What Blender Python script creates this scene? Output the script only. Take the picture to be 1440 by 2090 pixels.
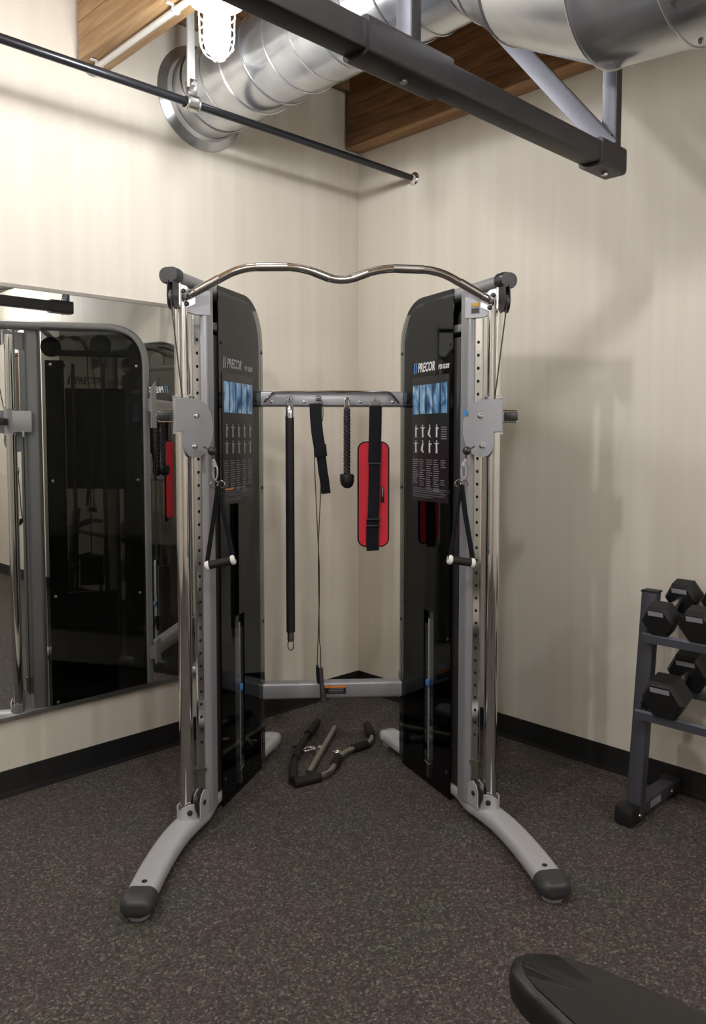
import bpy, bmesh, math, random
from mathutils import Vector, Matrix

random.seed(7)
for o in list(bpy.data.objects):
    bpy.data.objects.remove(o, do_unlink=True)
SC = bpy.context.scene
COL = SC.collection

# ------------------------------------------------------------------ camera
CAM = Vector((-3.169, -3.233, 1.45))
cd = bpy.data.cameras.new('camera')
cam = bpy.data.objects.new('camera', cd)
COL.objects.link(cam)
cam.location = CAM
right = Vector((0.7195, -0.6945, 0.0)).normalized()
fwd = Vector((0.694, 0.718, -0.0625)).normalized()
right = (right - fwd * right.dot(fwd)).normalized()
up = right.cross(fwd)
cam.matrix_world = Matrix(((right.x, up.x, -fwd.x, CAM.x), (right.y, up.y, -fwd.y, CAM.y),
                           (right.z, up.z, -fwd.z, CAM.z), (0, 0, 0, 1)))
cd.sensor_fit = 'VERTICAL'
cd.sensor_height = 36.0
cd.lens = 1620.5 * 36.0 / 2090.0
cd.shift_y = -50.0 / 2090.0
cd.clip_start = 0.05
SC.camera = cam

# ------------------------------------------------------------------ world, exposure
wd = bpy.data.worlds.new('world')
SC.world = wd
wd.use_nodes = True
wd.node_tree.nodes['Background'].inputs[0].default_value = (0.8, 0.85, 1.0, 1)
wd.node_tree.nodes['Background'].inputs[1].default_value = 0.05
SC.view_settings.view_transform = 'Standard'
SC.view_settings.look = 'None'
SC.view_settings.gamma = 1.0
SC.view_settings.use_curve_mapping = False
SC.view_settings.exposure = 0.0
LAMP_POWER = 330.0        # emission strength of a lit jar
LAMP_SPOTS = [(-1.62, -0.99), (-3.35, -1.45), (-3.70, -3.3), (-2.3, -2.55), (-5.3, -2.4), (-1.9, -5.2), (-0.50, -4.6)]
LAMP_GAIN = [0.72, 1.7, 0.6, 1.4, 0.7, 1.2, 1.3]
CEIL = 3.45
X0, Y0 = -6.4, -6.4


# ------------------------------------------------------------------ materials
def lin(c):
    return tuple(((v / 255.0) / 12.92 if v / 255.0 <= 0.04045 else ((v / 255.0 + 0.055) / 1.055) ** 2.4) for v in c) + (1.0,)


def mat(name, col, rough=0.5, metal=0.0, bump=0.0, scale=60.0, vary=0.0, spec=0.5, stretch=None, coat=0.0):
    m = bpy.data.materials.new(name)
    m.use_nodes = True
    nt = m.node_tree
    b = nt.nodes['Principled BSDF']
    c = lin(col) if max(col) > 1.0 else tuple(col) + (1.0,)
    b.inputs['Base Color'].default_value = c
    b.inputs['Roughness'].default_value = rough
    b.inputs['Metallic'].default_value = metal
    b.inputs['Specular IOR Level'].default_value = spec
    b.inputs['Coat Weight'].default_value = coat
    tc = nt.nodes.new('ShaderNodeTexCoord')
    mp = nt.nodes.new('ShaderNodeMapping')
    nt.links.new(tc.outputs['Object'], mp.inputs[0])
    if stretch:
        mp.inputs['Scale'].default_value = stretch
    nz = nt.nodes.new('ShaderNodeTexNoise')
    nz.inputs['Scale'].default_value = scale
    nz.inputs['Detail'].default_value = 4
    nt.links.new(mp.outputs[0], nz.inputs['Vector'])
    if vary > 0:
        mx = nt.nodes.new('ShaderNodeMix')
        mx.data_type = 'RGBA'
        mx.inputs['A'].default_value = tuple(v * (1 - vary) for v in c[:3]) + (1,)
        mx.inputs['B'].default_value = tuple(min(1, v * (1 + vary)) for v in c[:3]) + (1,)
        nt.links.new(nz.outputs[0], mx.inputs['Factor'])
        nt.links.new(mx.outputs['Result'], b.inputs['Base Color'])
    if bump > 0:
        bp = nt.nodes.new('ShaderNodeBump')
        bp.inputs['Strength'].default_value = bump
        bp.inputs['Distance'].default_value = 0.004
        nt.links.new(nz.outputs[0], bp.inputs['Height'])
        nt.links.new(bp.outputs[0], b.inputs['Normal'])
    return m


def mat_floor():
    m = bpy.data.materials.new('speckled_rubber')
    m.use_nodes = True
    nt = m.node_tree
    b = nt.nodes['Principled BSDF']
    tc = nt.nodes.new('ShaderNodeTexCoord')
    vo = nt.nodes.new('ShaderNodeTexVoronoi')
    vo.inputs['Scale'].default_value = 165.0
    vo.inputs['Randomness'].default_value = 1.0
    nz = nt.nodes.new('ShaderNodeTexNoise')
    nz.inputs['Scale'].default_value = 90
    dm = nt.nodes.new('ShaderNodeVectorMath')
    dm.operation = 'MULTIPLY_ADD'
    dm.inputs[1].default_value = (0.012, 0.012, 0.012)
    nt.links.new(tc.outputs['Object'], nz.inputs['Vector'])
    nt.links.new(nz.outputs['Color'], dm.inputs[0])
    nt.links.new(tc.outputs['Object'], dm.inputs[2])
    nt.links.new(dm.outputs[0], vo.inputs['Vector'])
    sp = nt.nodes.new('ShaderNodeSeparateColor')
    nt.links.new(vo.outputs['Color'], sp.inputs[0])
    r = nt.nodes.new('ShaderNodeValToRGB')
    r.color_ramp.interpolation = 'CONSTANT'
    els = r.color_ramp.elements
    stops = [(0.0, (0.038, 0.034, 0.031)), (0.26, (0.050, 0.045, 0.040)), (0.48, (0.074, 0.067, 0.060)),
             (0.66, (0.108, 0.100, 0.088)), (0.78, (0.066, 0.058, 0.052)), (0.88, (0.165, 0.155, 0.138)), (0.95, (0.105, 0.055, 0.055))]
    els[0].position = 0.0
    els[0].color = stops[0][1] + (1,)
    els[1].position = stops[1][0]
    els[1].color = stops[1][1] + (1,)
    for p, c in stops[2:]:
        e = els.new(p)
        e.color = c + (1,)
    nt.links.new(sp.outputs[0], r.inputs[0])
    n2 = nt.nodes.new('ShaderNodeTexNoise')
    n2.inputs['Scale'].default_value = 3.2
    n2.inputs['Detail'].default_value = 5
    nt.links.new(tc.outputs['Object'], n2.inputs['Vector'])
    cr = nt.nodes.new('ShaderNodeValToRGB')
    cr.color_ramp.elements[0].position = 0.35
    cr.color_ramp.elements[0].color = (0.92, 1.0, 0.90, 1)
    cr.color_ramp.elements[1].position = 0.65
    cr.color_ramp.elements[1].color = (1.08, 0.94, 0.94, 1)
    nt.links.new(n2.outputs[0], cr.inputs[0])
    mx = nt.nodes.new('ShaderNodeMix')
    mx.data_type = 'RGBA'
    mx.blend_type = 'MULTIPLY'
    mx.inputs['Factor'].default_value = 1.0
    nt.links.new(r.outputs[0], mx.inputs['A'])
    nt.links.new(cr.outputs[0], mx.inputs['B'])
    nt.links.new(mx.outputs['Result'], b.inputs['Base Color'])
    b.inputs['Roughness'].default_value = 0.75
    b.inputs['Specular IOR Level'].default_value = 0.35
    bp = nt.nodes.new('ShaderNodeBump')
    bp.inputs['Strength'].default_value = 0.5
    bp.inputs['Distance'].default_value = 0.003
    nt.links.new(sp.outputs[1], bp.inputs['Height'])
    nt.links.new(bp.outputs[0], b.inputs['Normal'])
    return m


def mat_wall():
    m = bpy.data.materials.new('beige_vinyl_wall')
    m.use_nodes = True
    nt = m.node_tree
    b = nt.nodes['Principled BSDF']
    tc = nt.nodes.new('ShaderNodeTexCoord')
    mp = nt.nodes.new('ShaderNodeMapping')
    mp.inputs['Scale'].default_value = (16, 16, 0.55)
    nt.links.new(tc.outputs['Object'], mp.inputs[0])
    nz = nt.nodes.new('ShaderNodeTexNoise')
    nz.inputs['Scale'].default_value = 1.0
    nz.inputs['Detail'].default_value = 6
    nt.links.new(mp.outputs[0], nz.inputs['Vector'])
    r = nt.nodes.new('ShaderNodeValToRGB')
    r.color_ramp.elements[0].position = 0.3
    r.color_ramp.elements[0].color = (0.615, 0.563, 0.478, 1)
    r.color_ramp.elements[1].position = 0.7
    r.color_ramp.elements[1].color = (0.665, 0.615, 0.532, 1)
    nt.links.new(nz.outputs[0], r.inputs[0])
    nt.links.new(r.outputs[0], b.inputs['Base Color'])
    b.inputs['Roughness'].default_value = 0.62
    b.inputs['Specular IOR Level'].default_value = 0.3
    n2 = nt.nodes.new('ShaderNodeTexNoise')
    n2.inputs['Scale'].default_value = 220
    nt.links.new(tc.outputs['Object'], n2.inputs['Vector'])
    bp = nt.nodes.new('ShaderNodeBump')
    bp.inputs['Strength'].default_value = 0.12
    bp.inputs['Distance'].default_value = 0.002
    nt.links.new(n2.outputs[0], bp.inputs['Height'])
    nt.links.new(bp.outputs[0], b.inputs['Normal'])
    return m


def mat_wood(name, dark, light, axis='Y', lam=0.0):
    m = bpy.data.materials.new(name)
    m.use_nodes = True
    nt = m.node_tree
    b = nt.nodes['Principled BSDF']
    tc = nt.nodes.new('ShaderNodeTexCoord')
    mp = nt.nodes.new('ShaderNodeMapping')
    mp.inputs['Scale'].default_value = (14, 1.1, 14) if axis == 'Y' else (1.1, 14, 14)
    nt.links.new(tc.outputs['Object'], mp.inputs[0])
    nz = nt.nodes.new('ShaderNodeTexNoise')
    nz.inputs['Scale'].default_value = 2.0
    nz.inputs['Detail'].default_value = 8
    nz.inputs['Distortion'].default_value = 1.2
    nt.links.new(mp.outputs[0], nz.inputs['Vector'])
    r = nt.nodes.new('ShaderNodeValToRGB')
    r.color_ramp.elements[0].position = 0.3
    r.color_ramp.elements[0].color = dark + (1,)
    r.color_ramp.elements[1].position = 0.68
    r.color_ramp.elements[1].color = light + (1,)
    nt.links.new(nz.outputs[0], r.inputs[0])
    nt.links.new(r.outputs[0], b.inputs['Base Color'])
    b.inputs['Roughness'].default_value = 0.55
    bp = nt.nodes.new('ShaderNodeBump')
    bp.inputs['Strength'].default_value = 0.25
    bp.inputs['Distance'].default_value = 0.004
    nt.links.new(nz.outputs[0], bp.inputs['Height'])
    nt.links.new(bp.outputs[0], b.inputs['Normal'])
    return m


def mat_smoke(name, tint):
    m = bpy.data.materials.new(name)
    m.use_nodes = True
    nt = m.node_tree
    nt.nodes.remove(nt.nodes['Principled BSDF'])
    out = nt.nodes['Material Output']
    tr = nt.nodes.new('ShaderNodeBsdfTransparent')
    tr.inputs[0].default_value = tint + (1,)
    gl = nt.nodes.new('ShaderNodeBsdfGlossy')
    gl.inputs['Roughness'].default_value = 0.03
    gl.inputs['Color'].default_value = (0.9, 0.95, 1.0, 1)
    tc = nt.nodes.new('ShaderNodeTexCoord')
    nz = nt.nodes.new('ShaderNodeTexNoise')
    nz.inputs['Scale'].default_value = 3.0
    nt.links.new(tc.outputs['Object'], nz.inputs['Vector'])
    bp = nt.nodes.new('ShaderNodeBump')
    bp.inputs['Strength'].default_value = 0.03
    bp.inputs['Distance'].default_value = 0.01
    nt.links.new(nz.outputs[0], bp.inputs['Height'])
    nt.links.new(bp.outputs[0], gl.inputs['Normal'])
    fr = nt.nodes.new('ShaderNodeFresnel')
    fr.inputs[0].default_value = 1.42
    mx = nt.nodes.new('ShaderNodeMixShader')
    nt.links.new(fr.outputs[0], mx.inputs[0])
    nt.links.new(tr.outputs[0], mx.inputs[1])
    nt.links.new(gl.outputs[0], mx.inputs[2])
    nt.links.new(mx.outputs[0], out.inputs[0])
    return m


def mat_emit(name, col, k):
    m = bpy.data.materials.new(name)
    m.use_nodes = True
    b = m.node_tree.nodes['Principled BSDF']
    b.inputs['Base Color'].default_value = col + (1,)
    b.inputs['Emission Color'].default_value = col + (1,)
    b.inputs['Emission Strength'].default_value = k
    return m


def mat_galv():
    m = bpy.data.materials.new('galvanised_sheet')
    m.use_nodes = True
    nt = m.node_tree
    b = nt.nodes['Principled BSDF']
    b.inputs['Metallic'].default_value = 0.85
    tc = nt.nodes.new('ShaderNodeTexCoord')
    vo = nt.nodes.new('ShaderNodeTexNoise')
    vo.inputs['Scale'].default_value = 7.0
    vo.inputs['Detail'].default_value = 6
    nt.links.new(tc.outputs['Object'], vo.inputs['Vector'])
    r = nt.nodes.new('ShaderNodeValToRGB')
    r.color_ramp.elements[0].position = 0.3
    r.color_ramp.elements[0].color = (0.40, 0.42, 0.45, 1)
    r.color_ramp.elements[1].position = 0.7
    r.color_ramp.elements[1].color = (0.60, 0.61, 0.62, 1)
    nt.links.new(vo.outputs[0], r.inputs[0])
    nt.links.new(r.outputs[0], b.inputs['Base Color'])
    rr = nt.nodes.new('ShaderNodeMapRange')
    rr.inputs[3].default_value = 0.14
    rr.inputs[4].default_value = 0.30
    nt.links.new(vo.outputs[0], rr.inputs[0])
    nt.links.new(rr.outputs[0], b.inputs['Roughness'])
    return m


M = dict(
    floor=mat_floor(), wall=mat_wall(),
    base=mat('black_rubber_base', (0.007, 0.007, 0.007), 0.5, spec=0.3, bump=0.1),
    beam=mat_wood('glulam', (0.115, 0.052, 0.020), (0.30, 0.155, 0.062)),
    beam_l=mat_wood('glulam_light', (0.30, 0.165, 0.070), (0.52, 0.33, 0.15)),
    deck=mat_wood('deck_boards', (0.16, 0.085, 0.040), (0.34, 0.20, 0.10), 'X'),
    panelwood=mat_wood('dark_board', (0.030, 0.014, 0.009), (0.06, 0.028, 0.016)),
    frame=mat('silver_powder_coat', (0.30, 0.30, 0.315), 0.36, 0.35, bump=0.04, scale=400, vary=0.03),
    frame_l=mat('pale_powder_coat', (0.50, 0.505, 0.52), 0.34, 0.25, bump=0.04, scale=400, vary=0.04),
    plate=mat('grey_plate_paint', (0.36, 0.36, 0.385), 0.38, 0.3, bump=0.05, scale=300, vary=0.03),
    chrome=mat('chrome', (0.80, 0.80, 0.81), 0.09, 1.0, bump=0.01, scale=20, vary=0.03),
    brushed=mat('worn_steel', (0.50, 0.48, 0.45), 0.28, 1.0, bump=0.06, scale=90, vary=0.15),
    black=mat('black_plastic', (0.020, 0.020, 0.021), 0.35, bump=0.05, scale=200),
    cap=mat('dark_grey_plastic', (0.040, 0.040, 0.042), 0.42, bump=0.05, scale=200, vary=0.1),
    rubber=mat('black_rubber', (0.010, 0.010, 0.0102), 0.5, spec=0.35, bump=0.15, scale=300),
    foam=mat('worn_black_grip', (0.013, 0.012, 0.011), 0.6, spec=0.3, bump=0.2, scale=200, vary=0.2),
    web=mat('black_webbing', (0.007, 0.0075, 0.010), 0.8, spec=0.2, bump=0.3, scale=500, vary=0.2),
    red=mat('red_nylon', (0.60, 0.012, 0.030), 0.6, bump=0.2, scale=400, vary=0.1),
    rig=mat('black_steel_rig', (0.016, 0.0145, 0.0155), 0.42, 0.1, bump=0.05, scale=80, vary=0.2),
    brace=mat('grey_steel_angle', (0.12, 0.122, 0.150), 0.45, 0.2, vary=0.1),
    pipe=mat('black_iron_pipe', (0.030, 0.031, 0.036), 0.28, 0.6, bump=0.08, scale=60, vary=0.3),
    conduit=mat('painted_conduit', (0.62, 0.62, 0.60), 0.35, 0.4, vary=0.1),
    galv=mat_galv(),
    seam=mat('duct_seam', (0.55, 0.56, 0.57), 0.25, 0.9),
    smoke=mat_smoke('smoked_acrylic', (0.60, 0.595, 0.56)),
    smoke_dark=mat_smoke('dark_smoked_acrylic', (0.42, 0.42, 0.41)),
    mirror=mat('mirror_silver', (0.80, 0.82, 0.80), 0.004, 1.0),
    poster=mat('printed_black', (0.013, 0.013, 0.016), 0.3, vary=0.1),
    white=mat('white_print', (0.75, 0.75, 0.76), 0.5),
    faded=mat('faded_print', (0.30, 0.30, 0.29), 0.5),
    grey=mat('grey_print', (0.22, 0.22, 0.25), 0.5),
    dimgrey=mat('dim_grey_print', (0.10, 0.10, 0.12), 0.5),
    blueband=mat('blue_print', (0.05, 0.20, 0.48), 0.4),
    orange=mat('orange_print', (0.70, 0.22, 0.05), 0.5),
    yellow=mat('yellow_print', (0.60, 0.33, 0.04), 0.5),
    cream=mat('cream_end', (0.72, 0.70, 0.64), 0.35),
    iron=mat('weight_plate_iron', (0.050, 0.055, 0.060), 0.45, 0.3, bump=0.1),
    label=mat('silver_label', (0.34, 0.34, 0.37), 0.4, 0.3, vary=0.1),
    rack=mat('slate_powder_coat', (0.062, 0.063, 0.078), 0.42, 0.3, bump=0.04, scale=300, vary=0.05),
    vinyl=mat('black_vinyl', (0.011, 0.011, 0.0112), 0.36, bump=0.12, scale=250),
    dark=mat('hole_shade', (0.004, 0.004, 0.004), 0.8),
    lampwhite=mat('white_cast_metal', (0.8, 0.8, 0.8), 0.35, 0.2),
    cable=mat('coated_cable', (0.035, 0.030, 0.022), 0.35),
    rope=mat('braided_rope', (0.022, 0.018, 0.021), 0.55, spec=0.4),
    satin=mat('satin_steel', (0.75, 0.75, 0.74), 0.30, 0.75),
    beam_lit=mat_wood('glulam_lit_underside', (0.26, 0.13, 0.055), (0.42, 0.24, 0.11)),  # beam wood paled to carry the light from below
    photo=None,
)


def mat_photo():
    m = bpy.data.materials.new('blue_photo_print')
    m.use_nodes = True
    nt = m.node_tree
    b = nt.nodes['Principled BSDF']
    tc = nt.nodes.new('ShaderNodeTexCoord')
    mp = nt.nodes.new('ShaderNodeMapping')
    mp.inputs['Scale'].default_value = (22, 22, 9)
    nt.links.new(tc.outputs['Object'], mp.inputs[0])
    nz = nt.nodes.new('ShaderNodeTexNoise')
    nz.inputs['Scale'].default_value = 1.3
    nz.inputs['Detail'].default_value = 3
    nz.inputs['Distortion'].default_value = 0.8
    nt.links.new(mp.outputs[0], nz.inputs['Vector'])
    r = nt.nodes.new('ShaderNodeValToRGB')
    r.color_ramp.elements[0].position = 0.36
    r.color_ramp.elements[0].color = (0.020, 0.065, 0.16, 1)
    r.color_ramp.elements[1].position = 0.64
    r.color_ramp.elements[1].color = (0.42, 0.58, 0.72, 1)
    e = r.color_ramp.elements.new(0.5)
    e.color = (0.10, 0.27, 0.50, 1)
    nt.links.new(nz.outputs[0], r.inputs[0])
    nt.links.new(r.outputs[0], b.inputs['Base Color'])
    b.inputs['Roughness'].default_value = 0.35
    return m


M['photo'] = mat_photo()


# ------------------------------------------------------------------ geometry helper
def frame_of(d, upv):
    d = d.normalized()
    s = d.cross(upv)
    if s.length < 1e-5:
        s = d.cross(Vector((1, 0, 0)))
    s.normalize()
    return s, s.cross(d).normalized()


def fillet(pts, r, n=5):
    pts = [Vector(p) for p in pts]
    out = [pts[0]]
    for i in range(1, len(pts) - 1):
        a, b, c = pts[i - 1], pts[i], pts[i + 1]
        rr = r[i] if isinstance(r, (list, tuple)) else r
        l = min(rr, (a - b).length * 0.48, (c - b).length * 0.48)
        p, q = b + (a - b).normalized() * l, b + (c - b).normalized() * l
        for k in range(n + 1):
            t = k / n
            out.append(p * (1 - t) ** 2 + b * 2 * t * (1 - t) + q * t ** 2)
    out.append(pts[-1])
    return out


def circ(r, n=12, r2=None):
    r2 = r if r2 is None else r2
    return [(r * math.cos(2 * math.pi * k / n), r2 * math.sin(2 * math.pi * k / n)) for k in range(n)]


def rrect(w, h, r, n=3):
    """rounded rectangle, full widths w,h"""
    out = []
    for cx, cy, a0 in ((w / 2 - r, h / 2 - r, 0), (-w / 2 + r, h / 2 - r, 90), (-w / 2 + r, -h / 2 + r, 180), (w / 2 - r, -h / 2 + r, 270)):
        for k in range(n + 1):
            a = math.radians(a0 + 90 * k / n)
            out.append((cx + r * math.cos(a), cy + r * math.sin(a)))
    return out


class G:
    def __init__(self):
        self.bm = bmesh.new()

    def loops(self, rings, caps=True, closed=False):
        bm = self.bm
        vr = [[bm.verts.new(p) for p in ring] for ring in rings]
        n = len(vr[0])
        m = len(vr)
        for i in range(m if closed else m - 1):
            a, b = vr[i], vr[(i + 1) % m]
            for k in range(n):
                try:
                    bm.faces.new((a[k], a[(k + 1) % n], b[(k + 1) % n], b[k]))
                except ValueError:
                    pass
        if caps and not closed:
            bm.faces.new(list(reversed(vr[0])))
            bm.faces.new(vr[-1])
        return self

    def sweep(self, pts, prof, upv=(0, 0, 1), caps=True, scales=None, transport=False, closed=False):
        pts = [Vector(p) for p in pts]
        upv = Vector(upv)
        rings = []
        n = len(pts)
        ref = None
        for i, p in enumerate(pts):
            if closed:
                d = (pts[(i + 1) % n] - pts[i - 1])
            elif i == 0:
                d = pts[1] - p
            elif i == n - 1:
                d = p - pts[i - 1]
            else:
                d = (pts[i + 1] - p).normalized() + (p - pts[i - 1]).normalized()
            if transport:
                if ref is None:
                    s, u = frame_of(d, upv)
                else:
                    s, u = frame_of(d, ref)
                ref = u
            else:
                s, u = frame_of(d, upv)
            k = scales[i] if scales else 1.0
            rings.append([p + s * (a * k) + u * (b * k) for a, b in prof])
        return self.loops(rings, caps, closed)

    def tube(self, pts, r, n=12, **k):
        k.setdefault('transport', True)
        return self.sweep(pts, circ(r, n), **k)

    def box(self, c, s, R=None, bevel=0.0):
        c = Vector(c)
        R = R or Matrix.Identity(3)
        res = bmesh.ops.create_cube(self.bm, size=1.0)
        vs = res['verts']
        for v in vs:
            v.co = R @ Vector((v.co.x * s[0], v.co.y * s[1], v.co.z * s[2])) + c
        if bevel > 0:
            es = set()
            for v in vs:
                es.update(v.link_edges)
            bmesh.ops.bevel(self.bm, geom=list(es), offset=bevel, segments=2, affect='EDGES', profile=0.5)
        return self

    def prism(self, poly, o, ex, ey, ez, d0, d1):
        """polygon in plane (ex,ey) at origin o extruded along ez from d0 to d1"""
        o, ex, ey, ez = Vector(o), Vector(ex), Vector(ey), Vector(ez)
        r0 = [o + ex * a + ey * b + ez * d0 for a, b in poly]
        r1 = [o + ex * a + ey * b + ez * d1 for a, b in poly]
        return self.loops([r0, r1])

    def lathe(self, prof, o, ax=(0, 0, 1), n=20):
        o, ax = Vector(o), Vector(ax).normalized()
        s, u = frame_of(ax, Vector((0, 0, 1)))
        rings = [[o + ax * h + (s * math.cos(2 * math.pi * k / n) + u * math.sin(2 * math.pi * k / n)) * max(r, 1e-4) for k in range(n)] for r, h in prof]
        return self.loops(rings)

    def cyl(self, a, b, r, n=14):
        return self.sweep([a, b], circ(r, n))

    def sphere(self, c, r, n=16, sq=(1, 1, 1)):
        res = bmesh.ops.create_uvsphere(self.bm, u_segments=n, v_segments=max(6, n // 2 + 1), radius=r)
        for v in res['verts']:
            v.co = Vector((v.co.x * sq[0], v.co.y * sq[1], v.co.z * sq[2])) + Vector(c)
        return self

    def torus(self, c, R, r, ax=(0, 1, 0), n=18, m=8, arc=(0, 360), sx=1.0, sy=1.0, e1=None):
        c, ax = Vector(c), Vector(ax).normalized()
        if e1 is None:
            s, u = frame_of(ax, Vector((0, 0, 1)))
        else:
            s = Vector(e1).normalized()
            u = ax.cross(s)
        full = abs(arc[1] - arc[0]) >= 359.9
        pts = [c + (s * math.cos(math.radians(a)) * sx + u * math.sin(math.radians(a)) * sy) * R for a in
               [arc[0] + (arc[1] - arc[0]) * k / n for k in range(n if full else n + 1)]]
        return self.sweep(pts, circ(r, m), upv=ax, closed=full)

    def build(self, name, material, parent=None, fn=None, flip=False, sharp=35, smooth=True):
        bm = self.bm
        if fn:
            for v in bm.verts:
                v.co = fn(v.co)
        bmesh.ops.recalc_face_normals(bm, faces=bm.faces)
        me = bpy.data.meshes.new(name)
        bm.to_mesh(me)
        bm.free()
        if smooth:
            for p in me.polygons:
                p.use_smooth = True
            me.set_sharp_from_angle(angle=math.radians(sharp))
        me.materials.append(material)
        o = bpy.data.objects.new(name, me)
        COL.objects.link(o)
        if parent is not None:
            o.parent = parent
        return o


def tag(o, label, cat, group=None):
    o['label'] = label
    o['category'] = cat
    if group:
        o['group'] = group
    return o


def structure(o):
    o['kind'] = 'structure'
    return o


def thing(name, label, cat, loc=(0, 0, 0), rotz=0.0, group=None):
    o = bpy.data.objects.new(name, None)
    o.empty_display_size = 0.1
    COL.objects.link(o)
    o.location = loc
    o.rotation_euler = (0, 0, rotz)
    return tag(o, label, cat, group)


def copy_tree(src, parent=None):
    o = src.copy()
    COL.objects.link(o)
    o.parent = parent
    for ch in list(src.children):
        copy_tree(ch, o)
    return o


BR = (0, 1, 0)

# ================================================================== ROOM SHELL
structure(G().box((X0 / 2, Y0 / 2, -0.05), (-X0 + 0.4, -Y0 + 0.4, 0.1)).build('floor', M['floor']))
wl = structure(G().box((X0 / 2, 0.06, CEIL / 2), (-X0 + 0.24, 0.12, CEIL)).build('wall_left', M['wall']))
structure(G().box((0.06, Y0 / 2, CEIL / 2), (0.12, -Y0, CEIL)).build('wall_right', M['wall']))
structure(G().box((X0 / 2, Y0 - 0.06, CEIL / 2), (-X0 + 0.24, 0.12, CEIL)).build('wall_back', M['wall']))
structure(G().box((X0 - 0.06, Y0 / 2, CEIL / 2), (0.12, -Y0, CEIL)).build('wall_front', M['wall']))
ceil = structure(G().box((X0 / 2, Y0 / 2, CEIL + 0.07), (-X0 + 0.24, -Y0 + 0.24, 0.08)).build('ceiling', M['deck']))
pl = None
for k in range(46):
    y = -0.07 - k * 0.1395
    if pl is None:
        pl = G().box((0, 0, 0), (-X0, 0.1335, 0.03), bevel=0.004).build('deck_plank', M['deck'], ceil)
        q = pl
    else:
        q = pl.copy()
        COL.objects.link(q)
        q.parent = ceil
    q.location = (X0 / 2, y, CEIL + 0.015)


def baseboard(name, a, b, nrm):
    a, b, nrm = Vector(a), Vector(b), Vector(nrm)
    prof = [(0, 0), (0.022, 0), (0.021, 0.004), (0.010, 0.010), (0.006, 0.020), (0.005, 0.100), (0.003, 0.105), (0, 0.105)]
    g = G()
    g.loops([[p + nrm * x + Vector((0, 0, z)) for x, z in prof] for p in (a, b)])
    return structure(g.build(name, M['base']))


baseboard('baseboard_left', (X0, 0, 0), (0, 0, 0), (0, -1, 0))
baseboard('baseboard_right', (0, Y0, 0), (0, 0, 0), (-1, 0, 0))

# ---- ledger board under the deck on the left wall
tag(G().box((-3.2, -0.022, 3.385), (6.38, 0.04, 0.125), bevel=0.003).build('ledger_board', M['deck']),
    'brown timber ledger board high on the left wall behind the duct', 'board')


# ---- timber beams
def beam(label, xa, xb, zb, m, lit_strip):
    r = thing('timber_beam', label, 'beam', ((xa + xb) / 2, -3.2, zb))
    w = xb - xa
    h = (CEIL - zb - 0.002)
    n = 6
    lh = h / n
    for i in range(n):
        j = 0.0015 * (i % 2)
        G().box((0, -0.005, lh * (i + 0.5)), (w - j, 6.36, lh - 0.0012), bevel=0.0018).build('lamination', m, r)
    if lit_strip:
        G().box((0, -0.005, -0.004), (w - 0.001, 6.36, 0.0078), bevel=0.001).build('lit_underside_strip', M['beam_lit'], r)  # added strip, its paler colour stands in for light on the beam's underside
    return r


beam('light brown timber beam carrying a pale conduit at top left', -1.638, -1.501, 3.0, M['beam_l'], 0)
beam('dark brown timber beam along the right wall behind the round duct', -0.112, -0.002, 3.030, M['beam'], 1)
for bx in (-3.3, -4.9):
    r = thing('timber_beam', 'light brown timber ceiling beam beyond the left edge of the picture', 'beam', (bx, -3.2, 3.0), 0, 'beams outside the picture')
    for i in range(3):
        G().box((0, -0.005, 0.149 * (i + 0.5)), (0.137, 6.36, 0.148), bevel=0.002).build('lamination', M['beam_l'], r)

# ---- conduit under the left beam
cn = thing('electrical_conduit', 'pale metal conduit strapped under the light brown beam', 'conduit', (-1.575, -0.05, 2.983))
G().tube([(0, 0, 0), (0, -5.8, 0)], 0.0125, 12).build('tube', M['conduit'], cn)
for yy in (-0.03, -0.62, -1.9, -3.2):
    g = G()
    g.torus((0, yy, 0), 0.0155, 0.003, (0, 1, 0), 16, 6, (0, 180), e1=(-1, 0, 0))
    g.torus((0, yy, 0), 0.0155, 0.003, (0, 1, 0), 16, 6, (180, 360), e1=(-1, 0, 0))
    g.box((-0.027, yy, 0.013), (0.026, 0.014, 0.004))
    g.build('strap', M['conduit'], cn)
g = G().box((0, 0.022, -0.004), (0.036, 0.03, 0.034), bevel=0.006)
g.build('end_fitting', M['conduit'], cn)

# ---- black pipe with flange and clamp hanger
pp = thing('ceiling_pipe', 'black iron pipe running across the corner below the ceiling', 'pipe', (0, -0.417, 2.795))
G().tube([(-6.2, 0, 0), (-0.006, 0, 0)], 0.0165, 16).build('tube', M['pipe'], pp)
G().lathe([(0.034, -0.001), (0.034, -0.008), (0.026, -0.014), (0.020, -0.016), (0.0175, -0.030), (0.0175, -0.001)], (0, 0, 0), (1, 0, 0), 24).build('wall_flange', M['chrome'], pp)


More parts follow.
